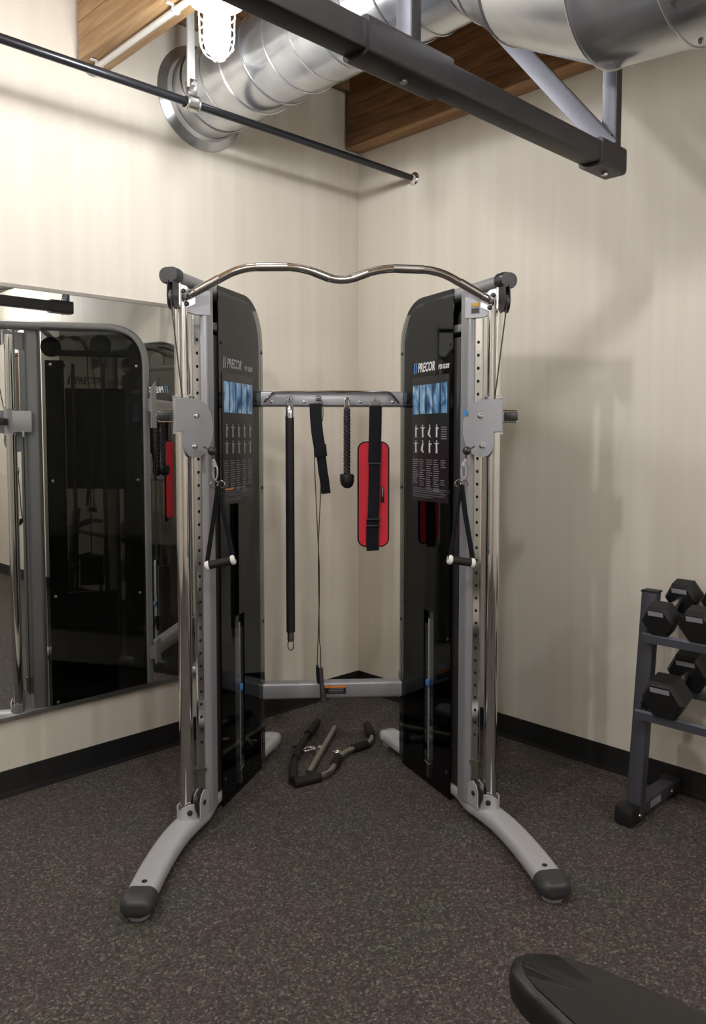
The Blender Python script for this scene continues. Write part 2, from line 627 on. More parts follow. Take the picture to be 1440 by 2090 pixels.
# ---- spiral duct
def duct():
    r = thing('spiral_duct', 'round galvanised spiral duct leaving the left wall and widening to the right', 'duct', (-1.03, 0, 3.024))
    R0 = 0.184

    def ring(c, rad, n=48, tilt=0.0):
        c = Vector(c)
        d = Vector((0, -math.cos(tilt), -math.sin(tilt)))
        s = Vector((1, 0, 0))
        u = s.cross(d)
        return [c + (s * math.cos(2 * math.pi * k / n) + u * math.sin(2 * math.pi * k / n)) * rad for k in range(n)]
    g = G()
    g.loops([ring((0, -0.03, 0), R0 + 0.001), ring((0, -1.44, 0), R0 + 0.001)], caps=False)
    s = g.build('duct_section', M['galv'], r)
    # helical lock seam
    turns = 9.5
    pts = []
    N = int(turns * 40)
    for i in range(N + 1):
        a = 2 * math.pi * i / 40
        y = -0.05 - 1.36 * i / N
        pts.append((math.cos(a) * (R0 + 0.0015), y, math.sin(a) * (R0 + 0.0015)))
    G().sweep(pts, [(-0.005, -0.001), (0.005, -0.001), (0.004, 0.003), (-0.004, 0.003)], transport=True).build('lock_seam', M['seam'], s)
    # collar at wall
    g = G()
    g.loops([ring((0, -0.001, 0), R0 + 0.048), ring((0, -0.006, 0), R0 + 0.048), ring((0, -0.03, 0), R0 + 0.012), ring((0, -0.055, 0), R0 + 0.004), ring((0, -0.055, 0), R0 - 0.002), ring((0, -0.001, 0), R0 - 0.002)], caps=False)
    g.build('wall_collar', M['galv'], r)
    # gored transition and large duct
    C = [((0, -1.40, 0), R0 + 0.005, 0.0), ((0, -1.57, 0), R0 + 0.007, 0.10), ((-0.025, -1.70, -0.055), 0.205, 0.45),
         ((-0.075, -1.87, -0.165), 0.238, 0.5), ((-0.105, -2.14, -0.310), 0.252, 0.22), ((-0.105, -2.33, -0.330), 0.25, 0.0), ((-0.105, -2.50, -0.330), 0.25, 0.0),
         ((-0.105, -5.6, -0.330), 0.25, 0.0)]
    for i in range(len(C) - 1):
        a, b = C[i], C[i + 1]
        g = G()
        g.loops([ring(a[0], a[1] + 0.0015, 48, a[2]), ring(b[0], b[1] - 0.0015, 48, b[2])], caps=False)
        g.build('duct_section', M['galv'], r)
        # raised seam bead on the near end
        c = Vector(a[0])
        d = Vector((0, -math.cos(a[2]), -math.sin(a[2])))
        G().torus(c, a[1] + 0.002, 0.0045, d, 48, 6).build('seam_ring', M['seam'], r)
    for yy, zz, aa in ((-1.36, 0, 250), (-2.36, -0.33, 235), (-2.36, -0.33, 275), (-1.58, 0, 215)):
        rad = R0 if yy > -2 else 0.25
        x = (0 if yy > -2 else -0.105) + math.cos(math.radians(aa)) * (rad + 0.003)
        z = zz + math.sin(math.radians(aa)) * (rad + 0.003)
        G().sphere((x, yy, z), 0.007, 8).build('sheet_metal_screw', M['brushed'], r)
    return r


duct()

# pipe clamp hanging from the ceiling, gripping the black pipe
px = -1.352
g = G()
g.sweep([(px - 0.020, 0, 0), (px + 0.020, 0, 0)], rrect(0.052, 0.056, 0.016), upv=(0, 0, 1))
cl = g.build('pipe_clamp', M['brushed'], pp)
for dx in (-0.024, 0.026):
    G().torus((px + dx, 0, 0), 0.026, 0.0055, (1, 0, 0), 20, 8).build('clamp_ring', M['seam'], cl)
for dy in (-0.018, 0.018):
    G().box((px, dy, 0.052), (0.030, 0.004, 0.070), bevel=0.001).build('clamp_ear', M['brushed'], cl)
G().box((px, 0, (CEIL - 2.795 + 0.06) / 2), (0.034, 0.010, CEIL - 2.795 - 0.06), bevel=0.002).build('hanger_strap', M['conduit'], cl)
G().lathe([(0.010, -0.028), (0.010, -0.020), (0.005, -0.020), (0.005, 0.024), (0.010, 0.024), (0.010, 0.030)], (px, 0, 0.070), (0, 1, 0), 8).build('clamp_bolt', M['seam'], cl)

# ---- caged jar lamps
jar_hot = {}


def jar_lamp(x, y, gain, label, group=None):
    r = thing('caged_lamp', label, 'lamp', (x, y, 2.878), 0, group)
    r['category'] = 'lamp'
    G().lathe([(0.052, 0.12), (0.056, 0.05), (0.060, 0.016), (0.090, 0.008), (0.096, 0.0), (0.090, -0.007), (0.050, -0.007), (0.046, 0.12)], (0, 0, 0), (0, 0, 1), 28).build('lamp_holder', M['lampwhite'], r)
    m = mat_emit('lit_glass_jar', (0.985, 0.99, 1.0), LAMP_POWER * gain)
    G().lathe([(0.002, -0.180), (0.022, -0.175), (0.036, -0.160), (0.043, -0.135), (0.045, -0.09), (0.043, -0.045), (0.045, -0.012), (0.045, -0.007)], (0, 0, 0), (0, 0, 1), 24).build('glass_jar', m, r)
    cg = None
    for k in range(6):
        a = math.pi * k / 3 + 0.3
        c, s = math.cos(a), math.sin(a)
        pts = fillet([(c * 0.060, s * 0.060, 0.0), (c * 0.056, s * 0.056, -0.14), (c * 0.040, s * 0.040, -0.178), (0, 0, -0.196)], 0.02, 4)
        G().tube(pts, 0.0026, 6).build('cage_wire', M['lampwhite'], r)
    for z, rad in ((-0.05, 0.0595), (-0.105, 0.058), (-0.15, 0.053)):
        G().torus((0, 0, z), rad, 0.0026, (0, 0, 1), 24, 6).build('cage_ring', M['lampwhite'], r)
    if not -1.66 < x < -1.48:          # the one under the beam is screwed straight to it
        G().cyl((0, 0, 0.10), (0, 0, CEIL - 2.878), 0.013, 12).build('stem', M['conduit'], r)
        G().lathe([(0.05, CEIL - 2.878 - 0.03), (0.055, CEIL - 2.878 - 0.005), (0.055, CEIL - 2.878)], (0, 0, 0), (0, 0, 1), 20).build('ceiling_box', M['lampwhite'], r)
    for sx in (-1, 1):
        G().torus((sx * 0.068, 0, 0.02), 0.026, 0.006, (0, 1, 0), 16, 6).build('cage_lug', M['lampwhite'], r)
    return r


for i, (x, y) in enumerate(LAMP_SPOTS):
    if i == 0:
        jar_lamp(x, y, LAMP_GAIN[i], 'glowing white jar lamp in a wire cage in front of the duct')
    else:
        jar_lamp(x, y, LAMP_GAIN[i], 'white caged jar lamp hanging outside the picture', 'caged jar lamps outside the picture')

# ---- ceiling mounted pull-up rig
rg = thing('overhead_rig', 'black steel overhead bar hung from the ceiling in front of the duct', 'rig', (-0.79, -1.96, 2.313))


def sqtube(a, b, w, h, upv=(0, 0, 1), r=0.006):
    return G().sweep([a, b], rrect(w, h, r), upv=upv)


sqtube((-3.6, 0, 0), (-0.012, 0, 0), 0.064, 0.064).build('main_bar', M['rig'], rg)
for a, b in ((-0.145, 0.0), (-1.14, -0.855), (-2.5, -2.3)):
    sl = sqtube((a, 0, 0), (b, 0, 0), 0.082, 0.082, r=0.012).build('sleeve', M['rig'], rg)
    G().lathe([(0.010, -0.048), (0.010, -0.041), (0.004, -0.041)], ((a + b) / 2 + 0.01, 0, 0), (0, 0, 1), 6).build('bolt', M['brushed'], sl)
    G().lathe([(0.012, 0.041), (0.012, 0.046), (0.006, 0.046)], ((a + b) / 2 - 0.02, 0.0, 0), (0, 0, 1), 8).build('bolt', M['brushed'], sl)
for x in (-0.030, -0.975, -2.4):
    hp0 = G().box((x, 0.0, 0.04 + (CEIL - 2.353) / 2), (0.026, 0.046, CEIL - 2.353), bevel=0.003).build('hanger_post', M['brace'], rg)
    G().box((x + 0.001, -0.0255, 0.04 + (CEIL - 2.353) / 2), (0.032, 0.004, CEIL - 2.353), bevel=0.001).build('post_shaded_face', M['rig'], hp0)  # black plate added as painted shade on the post side away from the light
d = Vector((0, 0.64, 0.77)).normalized()
e = Vector((1, 0, 0))
n2 = d.cross(e)
q0 = Vector((-0.048, 0.0, 0.045))
br = G().sweep([q0 - d * 0.015, q0 + d * 0.88], rrect(0.058, 0.006, 0.002), upv=(1, 0, 0)).build('diagonal_brace', M['brace'], rg)
G().box(q0 + d * 0.44 - n2 * 0.0285 + e * 0.001, (0.013, 0.005, 0.86), Matrix((e, n2, d)).transposed()).build('brace_flange', M['rig'], br)
G().lathe([(0.004, -0.012), (0.012, -0.009), (0.014, 0), (0.014, 0.004)], q0 + Vector((-0.004, 0, 0.004)), (1, 0, 0), 14).build('brace_bolt', M['chrome'], rg)

# ---- wall mirror
mr = thing('wall_mirror', 'large wall mirror in thin metal channels on the left wall', 'mirror', (-3.0, -0.001, 0.31))
MX0, MX1 = -6.2 + 3.0, -0.95 + 3.0
G().box(((MX0 + MX1) / 2, -0.006, 0.872), (MX1 - MX0, 0.006, 1.742)).build('glass', M['mirror'], mr)
g = G()
g.loops([[Vector((x, -a, z)) for a, z in ((0, -0.002), (0.014, -0.002), (0.014, 0.016), (0.0105, 0.016), (0.0105, 0.002), (0, 0.002))] for x in (MX0, MX1)])
g.build('bottom_channel', M['brushed'], mr)
g = G()
g.loops([[Vector((x, -a, 1.745 - z)) for a, z in ((0, -0.003), (0.013, -0.003), (0.013, 0.012), (0.0105, 0.012), (0.0105, 0.0), (0, 0.0))] for x in (MX0, MX1)])
g.build('top_channel', M['brushed'], mr)

# ---- dark wooden board seen in the mirror on the right wall
wb = thing('wooden_board', 'dark brown wooden board on the wall, seen through the mirror', 'board', (-0.001, -4.8, 1.68))
G().box((-0.014, 0, 0.30), (0.026, 0.50, 0.60), bevel=0.004).build('board_face', M['panelwood'], wb)
for zc in (0.0, 0.60):
    G().box((-0.018, 0, zc), (0.034, 0.53, 0.03), bevel=0.004).build('edge_batten', M['panelwood'], wb)

# ================================================================== CABLE MACHINE
ROTZ = math.radians(-39.8)
ORI = Vector((-1.516, -1.506, 0))
RM = Matrix.Rotation(ROTZ, 4, 'Z')


def W(u, w, z):
    return ORI + (RM @ Vector((u, w, z)))


P0 = Vector((0.460, 0.635))
TD = Vector((-0.350, 0.937)).normalized()
ND = Vector((TD.y, -TD.x))


def TW(s):
    """tower coordinates (t, n, z) -> machine coordinates on side s"""
    def f(v):
        q = P0 + TD * v[0] + ND * v[1]
        return Vector((q.x * s, q.y, v[2]))
    return f


def MIR(s):
    return lambda v: Vector((v[0] * s, v[1], v[2]))


cm = thing('cable_machine', 'silver dual tower cable machine with chrome pull-up bar standing in the corner', 'exercise machine', ORI, ROTZ)

HOLE_Z0, HOLE_P, HOLE_N = 0.335, 0.0472, 32


def text_mesh(body, size, shear=0.2, bold=0.0, sx=1.0):
    cu = bpy.data.curves.new('txt', 'FONT')
    cu.body = body
    cu.size = size
    cu.shear = shear
    cu.offset = bold
    cu.extrude = 0.0004
    cu.resolution_u = 2
    o = bpy.data.objects.new('txt', cu)
    COL.objects.link(o)
    dg = bpy.context.evaluated_depsgraph_get()
    me = bpy.data.meshes.new_from_object(o.evaluated_get(dg))
    bpy.data.objects.remove(o)
    bpy.data.curves.remove(cu)
    xs = [v.co.x for v in me.vertices]
    x0, x1 = min(xs), max(xs)
    return me, x0, x1


def put_text(body, size, a, b, z, s, rev, n, material, parent, name, bold=0.0, shear=0.2):
    """write along t from a (left end as read) to b, baseline z, on the inner face"""
    me, x0, x1 = text_mesh(body, size, shear, bold)
    f = TW(s)
    for v in me.vertices:
        k = (v.co.x - x0) / (x1 - x0)
        v.co = f((a + (b - a) * k, n - v.co.z - 0.0005, z + v.co.y))
    me.materials.clear()
    me.materials.append(material)
    me.name = name
    o = bpy.data.objects.new(name, me)
    COL.objects.link(o)
    o.parent = parent
    return o


def tower(s):
    f, mi = TW(s), MIR(s)
    # ---------- base beam
    path = [(0.641, -0.015), (0.630, 0.12), (0.612, 0.25), (0.588, 0.37), (0.556, 0.465), (0.522, 0.545), (0.517, 0.590), (0.509, 0.653), (0.350, 1.078), (0.279, 1.265)]
    pts = [Vector((u, w, 0.046)) for u, w in path]
    bb = G().sweep(fillet(pts, 0.05, 3), rrect(0.094, 0.054, 0.022, 4)).build('base_beam', M['frame_l'], cm, mi)
    # caps
    for p, q, nm in ((pts[0], pts[1], 'front'), (pts[-1], pts[-2], 'rear')):
        d = (p - q).normalized()
        prof = rrect(0.106, 0.062, 0.0305, 7) if nm == 'front' else rrect(0.0945, 0.0545, 0.022, 4)
        ends = ([-0.030, -0.028, 0.010, 0.026, 0.038, 0.046, 0.050, 0.052], [0.95, 1, 1, 0.96, 0.88, 0.76, 0.6, 0.4]) if nm == 'front' else ([-0.01, 0.0, 0.018, 0.033, 0.043, 0.048], [1, 0.99, 0.93, 0.78, 0.55, 0.2])
        G().sweep([p + d * e_ for e_ in ends[0]], prof, scales=ends[1]).build('end_cap', M['cap'] if nm == 'front' else M['frame_l'], bb, mi)
        g = G().lathe([(0.032, 0.0), (0.032, 0.010), (0.012, 0.012), (0.012, 0.024)], (p.x, p.y, 0.0005), (0, 0, 1), 18)
        g.build('levelling_foot', M['label'], bb, mi)
    v = pts[1]
    G().lathe([(0.009, 0.0), (0.009, 0.002), (0.001, 0.003)], (0.635, 0.045, 0.0725), (0, 0, 1), 12).build('plug', M['black'], bb, mi)
    # tube bracket (curved clamp) at foot of the chrome tube
    tx, tw = 0.558, 0.465
    g = G()
    R0, R1 = 0.032, 0.038
    for a0, a1 in ((150, 330), (-15, 60)):
        ring = []
        n = 14
        for k in range(n + 1):
            a = math.radians(a0 + (a1 - a0) * k / n)
            hh = 0.060 - 0.030 * (abs(2 * k / n - 1) ** 2) if a0 == 150 else 0.045
            c, sn = math.cos(a), math.sin(a)
            ring.append([Vector((tx + R0 * c, tw + R0 * sn, 0.070)), Vector((tx + R1 * c, tw + R1 * sn, 0.070)),
                         Vector((tx + R1 * c, tw + R1 * sn, 0.070 + hh)), Vector((tx + R0 * c, tw + R0 * sn, 0.070 + hh))])
        g.loops(ring)
    br_ = g.build('tube_bracket', M['frame_l'], bb, mi)
    fd = Vector((-0.35, -0.94, 0))
    G().lathe([(0.010, 0), (0.010, 0.004), (0.004, 0.006)], Vector((tx, tw, 0.102)) + fd * 0.037, fd, 12).build('bracket_bolt', M['black'], bb, mi)
    # ---------- chrome guide tube
    G().tube([(tx, tw, 0.078), (tx, tw, 1.955)], 0.025, 28).build('guide_tube', M['chrome'], cm, mi)
    # ---------- upright (rounded, silver)
    ux, uw = 0.485, 0.545
    cpos = ((Vector((ux, uw)) - P0).dot(TD), (Vector((ux, uw)) - P0).dot(ND))
    up_ = G()
    prof = rrect(0.046, 0.074, 0.021, 5)
    up_.loops([[Vector((cpos[0] + b, cpos[1] + a, z)) for a, b in prof] for z in (0.070, 1.985)])
    upo = up_.build('upright', M['frame'], cm, f)
    # small screws on upright side
    # ---------- adjustment rail with real holes
    cx, cy = 0.515, 0.505
    e = Vector((-0.0745, 0.0805, 0)).normalized()        # along the plate line
    nn = Vector((-e.y, e.x, 0))                          # towards centre and front
    if nn.dot(Vector((-0.7, -0.7, 0))) < 0:
        nn = -nn
    bm = bmesh.new()
    wd_, hp = 0.0135, HOLE_P / 2
    rail = G()
    rail.bm.free()
    rail.bm = bm
    Z0, Z1 = 0.235, 1.885
    o0 = Vector((cx, cy, 0))

    def P(a, z, dpt):
        return o0 + e * a + nn * dpt + Vector((0, 0, z))
    D = 0.010
    oct_ = [(math.cos(math.radians(22.5 + 45 * k)), math.sin(math.radians(22.5 + 45 * k))) for k in range(8)]
    zc = HOLE_Z0
    zs = []
    for k in range(HOLE_N):
        zs.append(HOLE_Z0 + HOLE_P * k)
    for z in zs:
        outer = []
        for c, s_ in oct_:
            if abs(c) > abs(s_):
                outer.append((math.copysign(wd_, c), s_ / abs(c) * hp * 0.9))
            else:
                outer.append((c / abs(s_) * wd_ * 0.9, math.copysign(hp, s_)))
        outer = [(x, (math.copysign(hp, y) if abs(x) < wd_ * 0.99 else y)) for x, y in outer]
        # square corners
        cor = [(wd_, hp), (-wd_, hp), (-wd_, -hp), (wd_, -hp)]
        vo = [bm.verts.new(P(x, z + y, D)) for x, y in outer]
        vi = [bm.verts.new(P(c * 0.0062, z + s_ * 0.0062, D)) for c, s_ in oct_]
        vb = [bm.verts.new(P(c * 0.0062, z + s_ * 0.0062, D - 0.004)) for c, s_ in oct_]
        for k in range(8):
            k2 = (k + 1) % 8
            bm.faces.new((vo[k], vo[k2], vi[k2], vi[k]))
            bm.faces.new((vi[k], vi[k2], vb[k2], vb[k]))
        for (a, b), (x, y) in zip(((0, 1), (2, 3), (4, 5), (6, 7)), cor):
            pass
        for k in range(4):
            x, y = cor[k]
            vc = bm.verts.new(P(x, z + y, D))
            bm.faces.new((vo[2 * k], vc, vo[2 * k + 1]))
    for za, zb in ((Z0, zs[0] - hp), (zs[-1] + hp, Z1)):
        vs = [bm.verts.new(P(x, z, D)) for x, z in ((-wd_, za), (wd_, za), (wd_, zb), (-wd_, zb))]
        bm.faces.new(vs)
    # sides
    for sx in (-1, 1):
        vs = [bm.verts.new(P(sx * wd_, z, dd)) for z, dd in ((Z0, D), (Z1, D), (Z1, -0.002), (Z0, -0.002))]
        bm.faces.new(vs)
    bmesh.ops.remove_doubles(bm, verts=bm.verts, dist=1e-5)
    ro = rail.build('adjustment_rail', M['chrome'], cm, mi, smooth=False)
    G().box(P(0, (Z0 + Z1) / 2, 0.0028), (0.0262, 0.0045, Z1 - Z0 - 0.002), Matrix((e, nn, Vector((0, 0, 1)))).transposed()).build('rail_hole_shade', M['dark'], ro, mi)  # near-black sheet stands in for the shade inside the holes
    G().box(P(0, (Z0 + Z1) / 2, -0.0012), (0.0275, 0.003, Z1 - Z0), Matrix((e, nn, Vector((0, 0, 1)))).transposed()).build('rail_cover', M['frame'], ro, mi)
    # rail foot clip
    g = G().box(P(0, 0.228, 0.004), (0.036, 0.022, 0.010), Matrix((e, nn, Vector((0, 0, 1)))).transposed(), bevel=0.002)
    g.box(P(0, 0.19, 0.002), (0.026, 0.012, 0.07), Matrix((e, nn, Vector((0, 0, 1)))).transposed(), bevel=0.002)
    g.build('rail_clip', M['brushed'], ro, mi)
    # ---------- lower pulley beside upright foot
    pc = Vector((0.513, 0.476, 0.122))
    nd3, td3 = Vector((ND.x, ND.y, 0)), Vector((TD.x, TD.y, 0))
    pl_ = G().lathe([(0.010, -0.009), (0.039, -0.009), (0.042, -0.007), (0.037, 0), (0.042, 0.007), (0.039, 0.009), (0.010, 0.009)], pc, nd3, 24).build('lower_pulley', M['black'], cm, mi)
    poly = [(-0.026, -0.052), (0.044, -0.052), (0.044, 0.018), (0.030, 0.036), (0.006, 0.044), (-0.016, 0.032), (-0.027, 0.008)]
    for dd in (-0.015, 0.011):
        G().prism(poly, pc, td3, (0, 0, 1), nd3, dd, dd + 0.004).build('pulley_guard', M['frame_l'], pl_, mi)
    G().lathe([(0.009, 0), (0.009, 0.005), (0.003, 0.006)], pc - nd3 * 0.015, -nd3, 6).build('pulley_bolt', M['black'], pl_, mi)
    # ---------- hoop: arm, arch and rear post in one bent tube
    hp_ = fillet([(-0.255, 0.033, 2.003), (0.448, 0.033, 2.003), (0.448, 0.033, 0.072)], 0.19, 14)
    ho = G().sweep(hp_, rrect(0.058, 0.044, 0.020, 5), upv=(0, 0, 1), transport=True).build('hoop_frame', M['frame'], cm, f)
    G().sweep([(-0.235, 0.035, 2.003), (-0.268, 0.035, 2.003), (-0.276, 0.035, 2.003)], rrect(0.074, 0.056, 0.026, 5), scales=[1, 1, 0.9]).build('arm_cap', M['black'] if s > 0 else M['cap'], ho, f)
    # gusset plate between arm, upright and pull-up bracket
    g = G()
    A = Vector((0.557, 0.452, 0))
    B = Vector((0.462, 0.520, 0))
    ge = (B - A).normalized()
    gn = Vector((-ge.y, ge.x, 0))
    if gn.y > 0:
        gn = -gn
    L = (B - A).length
    g.prism([(-0.012, 1.972), (L, 1.972), (L, 1.888), (0.055, 1.885), (0.02, 1.893), (0.0, 1.912), (-0.012, 1.94)], A, ge, (0, 0, 1), gn, -0.010, 0.0)
    gp = g.build('gusset_plate', M['plate'], cm, mi)
    if s > 0:
        def on_plate(poly, mt, nm, par, d=0.0008):
            return G().prism(poly, A, ge, (0, 0, 1), gn, 0.0002, d).build(nm, mt, par, mi, smooth=False)
        lb = on_plate([(0.060, 1.900), (0.094, 1.900), (0.094, 1.940), (0.060, 1.940)], M['grey'], 'warning_label', gp)
        on_plate([(0.061, 1.927), (0.093, 1.927), (0.093, 1.939), (0.061, 1.939)], M['yellow'], 'label_header', gp, 0.0014)
        on_plate([(0.063, 1.903), (0.091, 1.903), (0.091, 1.920), (0.063, 1.920)], M['poster'], 'label_text', gp, 0.0014)
    # chrome bracket with bolts that carries the pull-up bar
    g = G()
    pz = [(-0.024, 1.985), (0.018, 1.978), (0.052, 1.944), (0.052, 1.920), (0.010, 1.900), (-0.010, 1.915), (-0.024, 1.945)]
    g.prism(pz, A, ge, (0, 0, 1), gn, 0.0015, 0.010)
    cb = g.build('bar_bracket', M['satin'], cm, mi)
    g = G()
    g.box(A + ge * -0.022 + gn * 0.018 + Vector((0, 0, 1.945)), (0.006, 0.036, 0.075), Matrix((ge, gn, Vector((0, 0, 1)))).transposed(), bevel=0.002)
    g.build('bracket_flange', M['satin'], cb, mi)
    for a_, z_ in ((0.004, 1.958), (0.016, 1.916)):
        G().lathe([(0.0095, 0.010), (0.0095, 0.016), (0.004, 0.018)], A + ge * a_ + Vector((0, 0, z_)), gn, 8).build('bolt', M['black'], cb, mi)
    # top pulley cover under the arm cap
    po = Vector((0.575, 0.392, 0))
    pe = Vector((TD.x, TD.y, 0))
    g = G()
    cov = [(-0.014, 1.985), (-0.017, 1.93), (-0.013, 1.905), (-0.004, 1.890), (0.010, 1.888), (0.020, 1.900), (0.022, 1.985)]
    g.prism(cov, po, pe, (0, 0, 1), (ND.x, ND.y, 0), -0.012, -0.008)
    g.prism(cov, po, pe, (0, 0, 1), (ND.x, ND.y, 0), 0.009, 0.013)
    tc_ = g.build('pulley_cover', M['black'], cm, mi)
    G().lathe([(0.008, -0.007), (0.030, -0.007), (0.025, 0), (0.030, 0.007), (0.008, 0.007)], po + pe * 0.012 + Vector((0, 0, 1.930)), (ND.x, ND.y, 0), 20).build('top_pulley', M['cap'], tc_, mi)
    # ---------- carriage on the chrome tube
    cr = G().lathe([(0.026, 1.468), (0.033, 1.468), (0.033, 1.592), (0.026, 1.592)], (tx, tw, 0), (0, 0, 1), 24).build('carriage_sleeve', M['plate'], cm, mi)
    for zz in (1.463, 1.5915):
        G().lathe([(0.0255, 0.0), (0.0345, 0.0), (0.0345, 0.006), (0.0255, 0.006)], (tx, tw, zz), (0, 0, 1), 24).build('sleeve_ring', M['chrome'], cr, mi)
    for k in range(3):
        a = math.radians(200 + 50 * k)
        G().lathe([(0.006, 0), (0.006, 0.005), (0.001, 0.006)], (tx + 0.030 * math.cos(a), tw + 0.030 * math.sin(a), 1.597), (0, 0, 1), 8).build('screw', M['chrome'], cr, mi)
    PA = Vector((0.533, 0.440, 0))
    PE = Vector((-0.058, 0.064, 0)).normalized()
    PN = Vector((-PE.y, PE.x, 0))
    if PN.y > 0:
        PN = -PN
    ctl = [(-0.060, 1.474), (-0.060, 1.584), (0.035, 1.588), (0.075, 1.572), (0.098, 1.542), (0.108, 1.505), (0.108, 1.462), (0.096, 1.425),
           (0.074, 1.396), (0.045, 1.382), (0.018, 1.379), (-0.006, 1.388), (-0.021, 1.406), (-0.027, 1.432), (-0.025, 1.466), (-0.028, 1.472)]
    cp = G().prism(ctl, PA, PE, (0, 0, 1), PN, 0.0, 0.005).build('carriage_plate', M['plate'], cm, mi, sharp=20)
    G().prism([(a * 0.985 + 0.008, z) for a, z in ctl[2:-2]] + [(0.0, 1.45), (0.0, 1.585)], PA, PE, (0, 0, 1), PN, -0.032, -0.027).build('carriage_back_plate', M['plate'], cp, mi)
    for a_, z_, r_ in ((0.031, 1.528, 0.034), (0.022, 1.420, 0.030)):
        G().lathe([(0.008, -0.024), (r_, -0.024), (r_ - 0.006, -0.014), (r_, -0.004), (0.008, -0.004)], PA + PE * a_ + Vector((0, 0, z_)), PN, 22).build('pulley', M['black'], cp, mi)
        G().lathe([(0.0125, 0.005), (0.0125, 0.007), (0.0095, 0.007), (0.0085, 0.012), (0.003, 0.014)], PA + PE * a_ + Vector((0, 0, z_)), PN, 14).build('bolt', M['chrome'], cp, mi)
    # outward release handle loop
    hb = Vector((tx + 0.030, tw - 0.005, 0))
    g = G()
    g.box(hb + Vector((0.032, 0.0, 1.527)), (0.046, 0.028, 0.034), bevel=0.004)
    rl = g.build('release_block', M['black'], cp, mi)
    g = G()
    g.tube(fillet([hb + Vector((0.0, -0.010, 1.548)), hb + Vector((0.052, -0.010, 1.548)), hb + Vector((0.052, -0.010, 1.506)), hb + Vector((0.0, -0.010, 1.506))], 0.006, 3), 0.0025, 6)
    g.build('release_bail', M['chrome'], cp, mi)
    # side block seen from the outside
    ob = Vector((tx, tw, 0)) + Vector((ND.x, ND.y, 0)) * 0.028 + pe * 0.055
    G().box(ob + Vector((0, 0, 1.530)), (0.012, 0.090, 0.105), Matrix(((ND.x, pe.x, 0), (ND.y, pe.y, 0), (0, 0, 1))), bevel=0.003).build('carriage_side_plate', M['frame_l'], cp, mi)
    # ---------- cables
    g = G()
    g.tube([po + pe * -0.013 + Vector((0, 0, 1.92)), Vector((0.551, 0.425, 1.59))], 0.0025, 6)
    cb1 = g.build('cable', M['cable'], cm, mi)
    oc = Vector((tx, tw, 0)) + Vector((ND.x, ND.y, 0)) * 0.030 + pe * 0.060
    G().tube([oc + Vector((0, 0, 0.16)), oc + Vector((0, 0, 1.47))], 0.0030, 6).build('cable', M['cable'], cm, mi)
    G().cyl(oc + Vector((0, 0, 1.455)), oc + Vector((0, 0, 1.482)), 0.007, 10).build('cable_end', M['chrome'], cm, mi)
    bx = Vector((0.451, 0.42, 1.404))
    G().sphere(bx, 0.0158, 18).build('ball_stop', M['black'], cm, mi)
    G().tube([bx + Vector((0.030, 0.012, 0.015)), bx, bx + Vector((-0.004, 0, -0.028))], 0.003, 6).build('cable', M['cable'], cm, mi)
    # ---------- smoked panels
    PT0, PT1 = 0.035, 0.463
    arch = [(PT0, 0.008), (PT0, 2.022)]
    for k in range(13):
        a = math.radians(90 - 90 * k / 12)
        arch.append((PT1 - 0.185 + 0.185 * math.cos(a), 2.026 - 0.185 + 0.185 * math.sin(a)))
    arch.append((PT1, 0.008))
    ex, ez, en = Vector((1, 0, 0)), Vector((0, 0, 1)), Vector((0, 1, 0))
    # inner panel with a slot: built as strips around the slot
    SL0, SL1, SZ0, SZ1 = 0.200, 0.248, 0.085, 0.735
    g = G()
    up_poly = [(PT0, SZ1)] + [(PT0, 2.022)] + arch[2:-1] + [(PT1, SZ1)]
    g.prism(up_poly, (0, 0, 0), ex, ez, en, 0.0, 0.004)
    ip = g.build('inner_panel', M['smoke'], cm, f, sharp=25)
    ip['label'] = 'smoked plastic panel facing the middle of the machine'
    g = G()
    for a, b, z0, z1 in ((PT0, SL0, 0.008, SZ1 - 0.0005), (SL1, PT1, 0.008, SZ1 - 0.0005), (SL0, SL1, 0.008, SZ0)):
        g.prism([(a, z0), (b, z0), (b, z1), (a, z1)], (0, 0, 0), ex, ez, en, 0.0, 0.004)
    g.build('slotted_panel', M['smoke'], cm, f, smooth=False)
    op = G().prism([(a - 0.078 if a < 0.1 else a - 0.022, min(z, 2.0)) for a, z in arch], (0, 0, 0), ex, ez, en, 0.056, 0.060).build('outer_panel', M['smoke_dark'], cm, f, sharp=25)
    # dark side channel along the front edge of the panel
    G().box((0.013, 0.028, 0.955), (0.086, 0.040, 1.76), bevel=0.003).build('front_channel', M['black'], cm, f)
    for zz in (1.812, 1.235, 0.652, 0.11):
        for tt in (0.058, 0.448):
            G().lathe([(0.0075, 0.0), (0.007, 0.003), (0.002, 0.005)], (tt, 0, zz), (0, -1, 0), 10).build('panel_screw', M['black'], ip, f)
            G().lathe([(0.0075, 0.0), (0.007, 0.003), (0.002, 0.005)], (tt + (-0.06 if tt < 0.2 else -0.04), 0.060, zz), (0, 1, 0), 10).build('panel_screw', M['brushed'], op, f)
    # ---------- weight stack inside
    ws = G().cyl((0.10, 0.031, 0.075), (0.10, 0.031, 1.82), 0.009, 10)
    wso = ws.build('stack_guide_rod', M['chrome'], cm, f)
    G().cyl((0.245, 0.031, 0.075), (0.245, 0.031, 1.82), 0.009, 10).build('stack_guide_rod', M['chrome'], cm, f)
    wp = None
    st = None
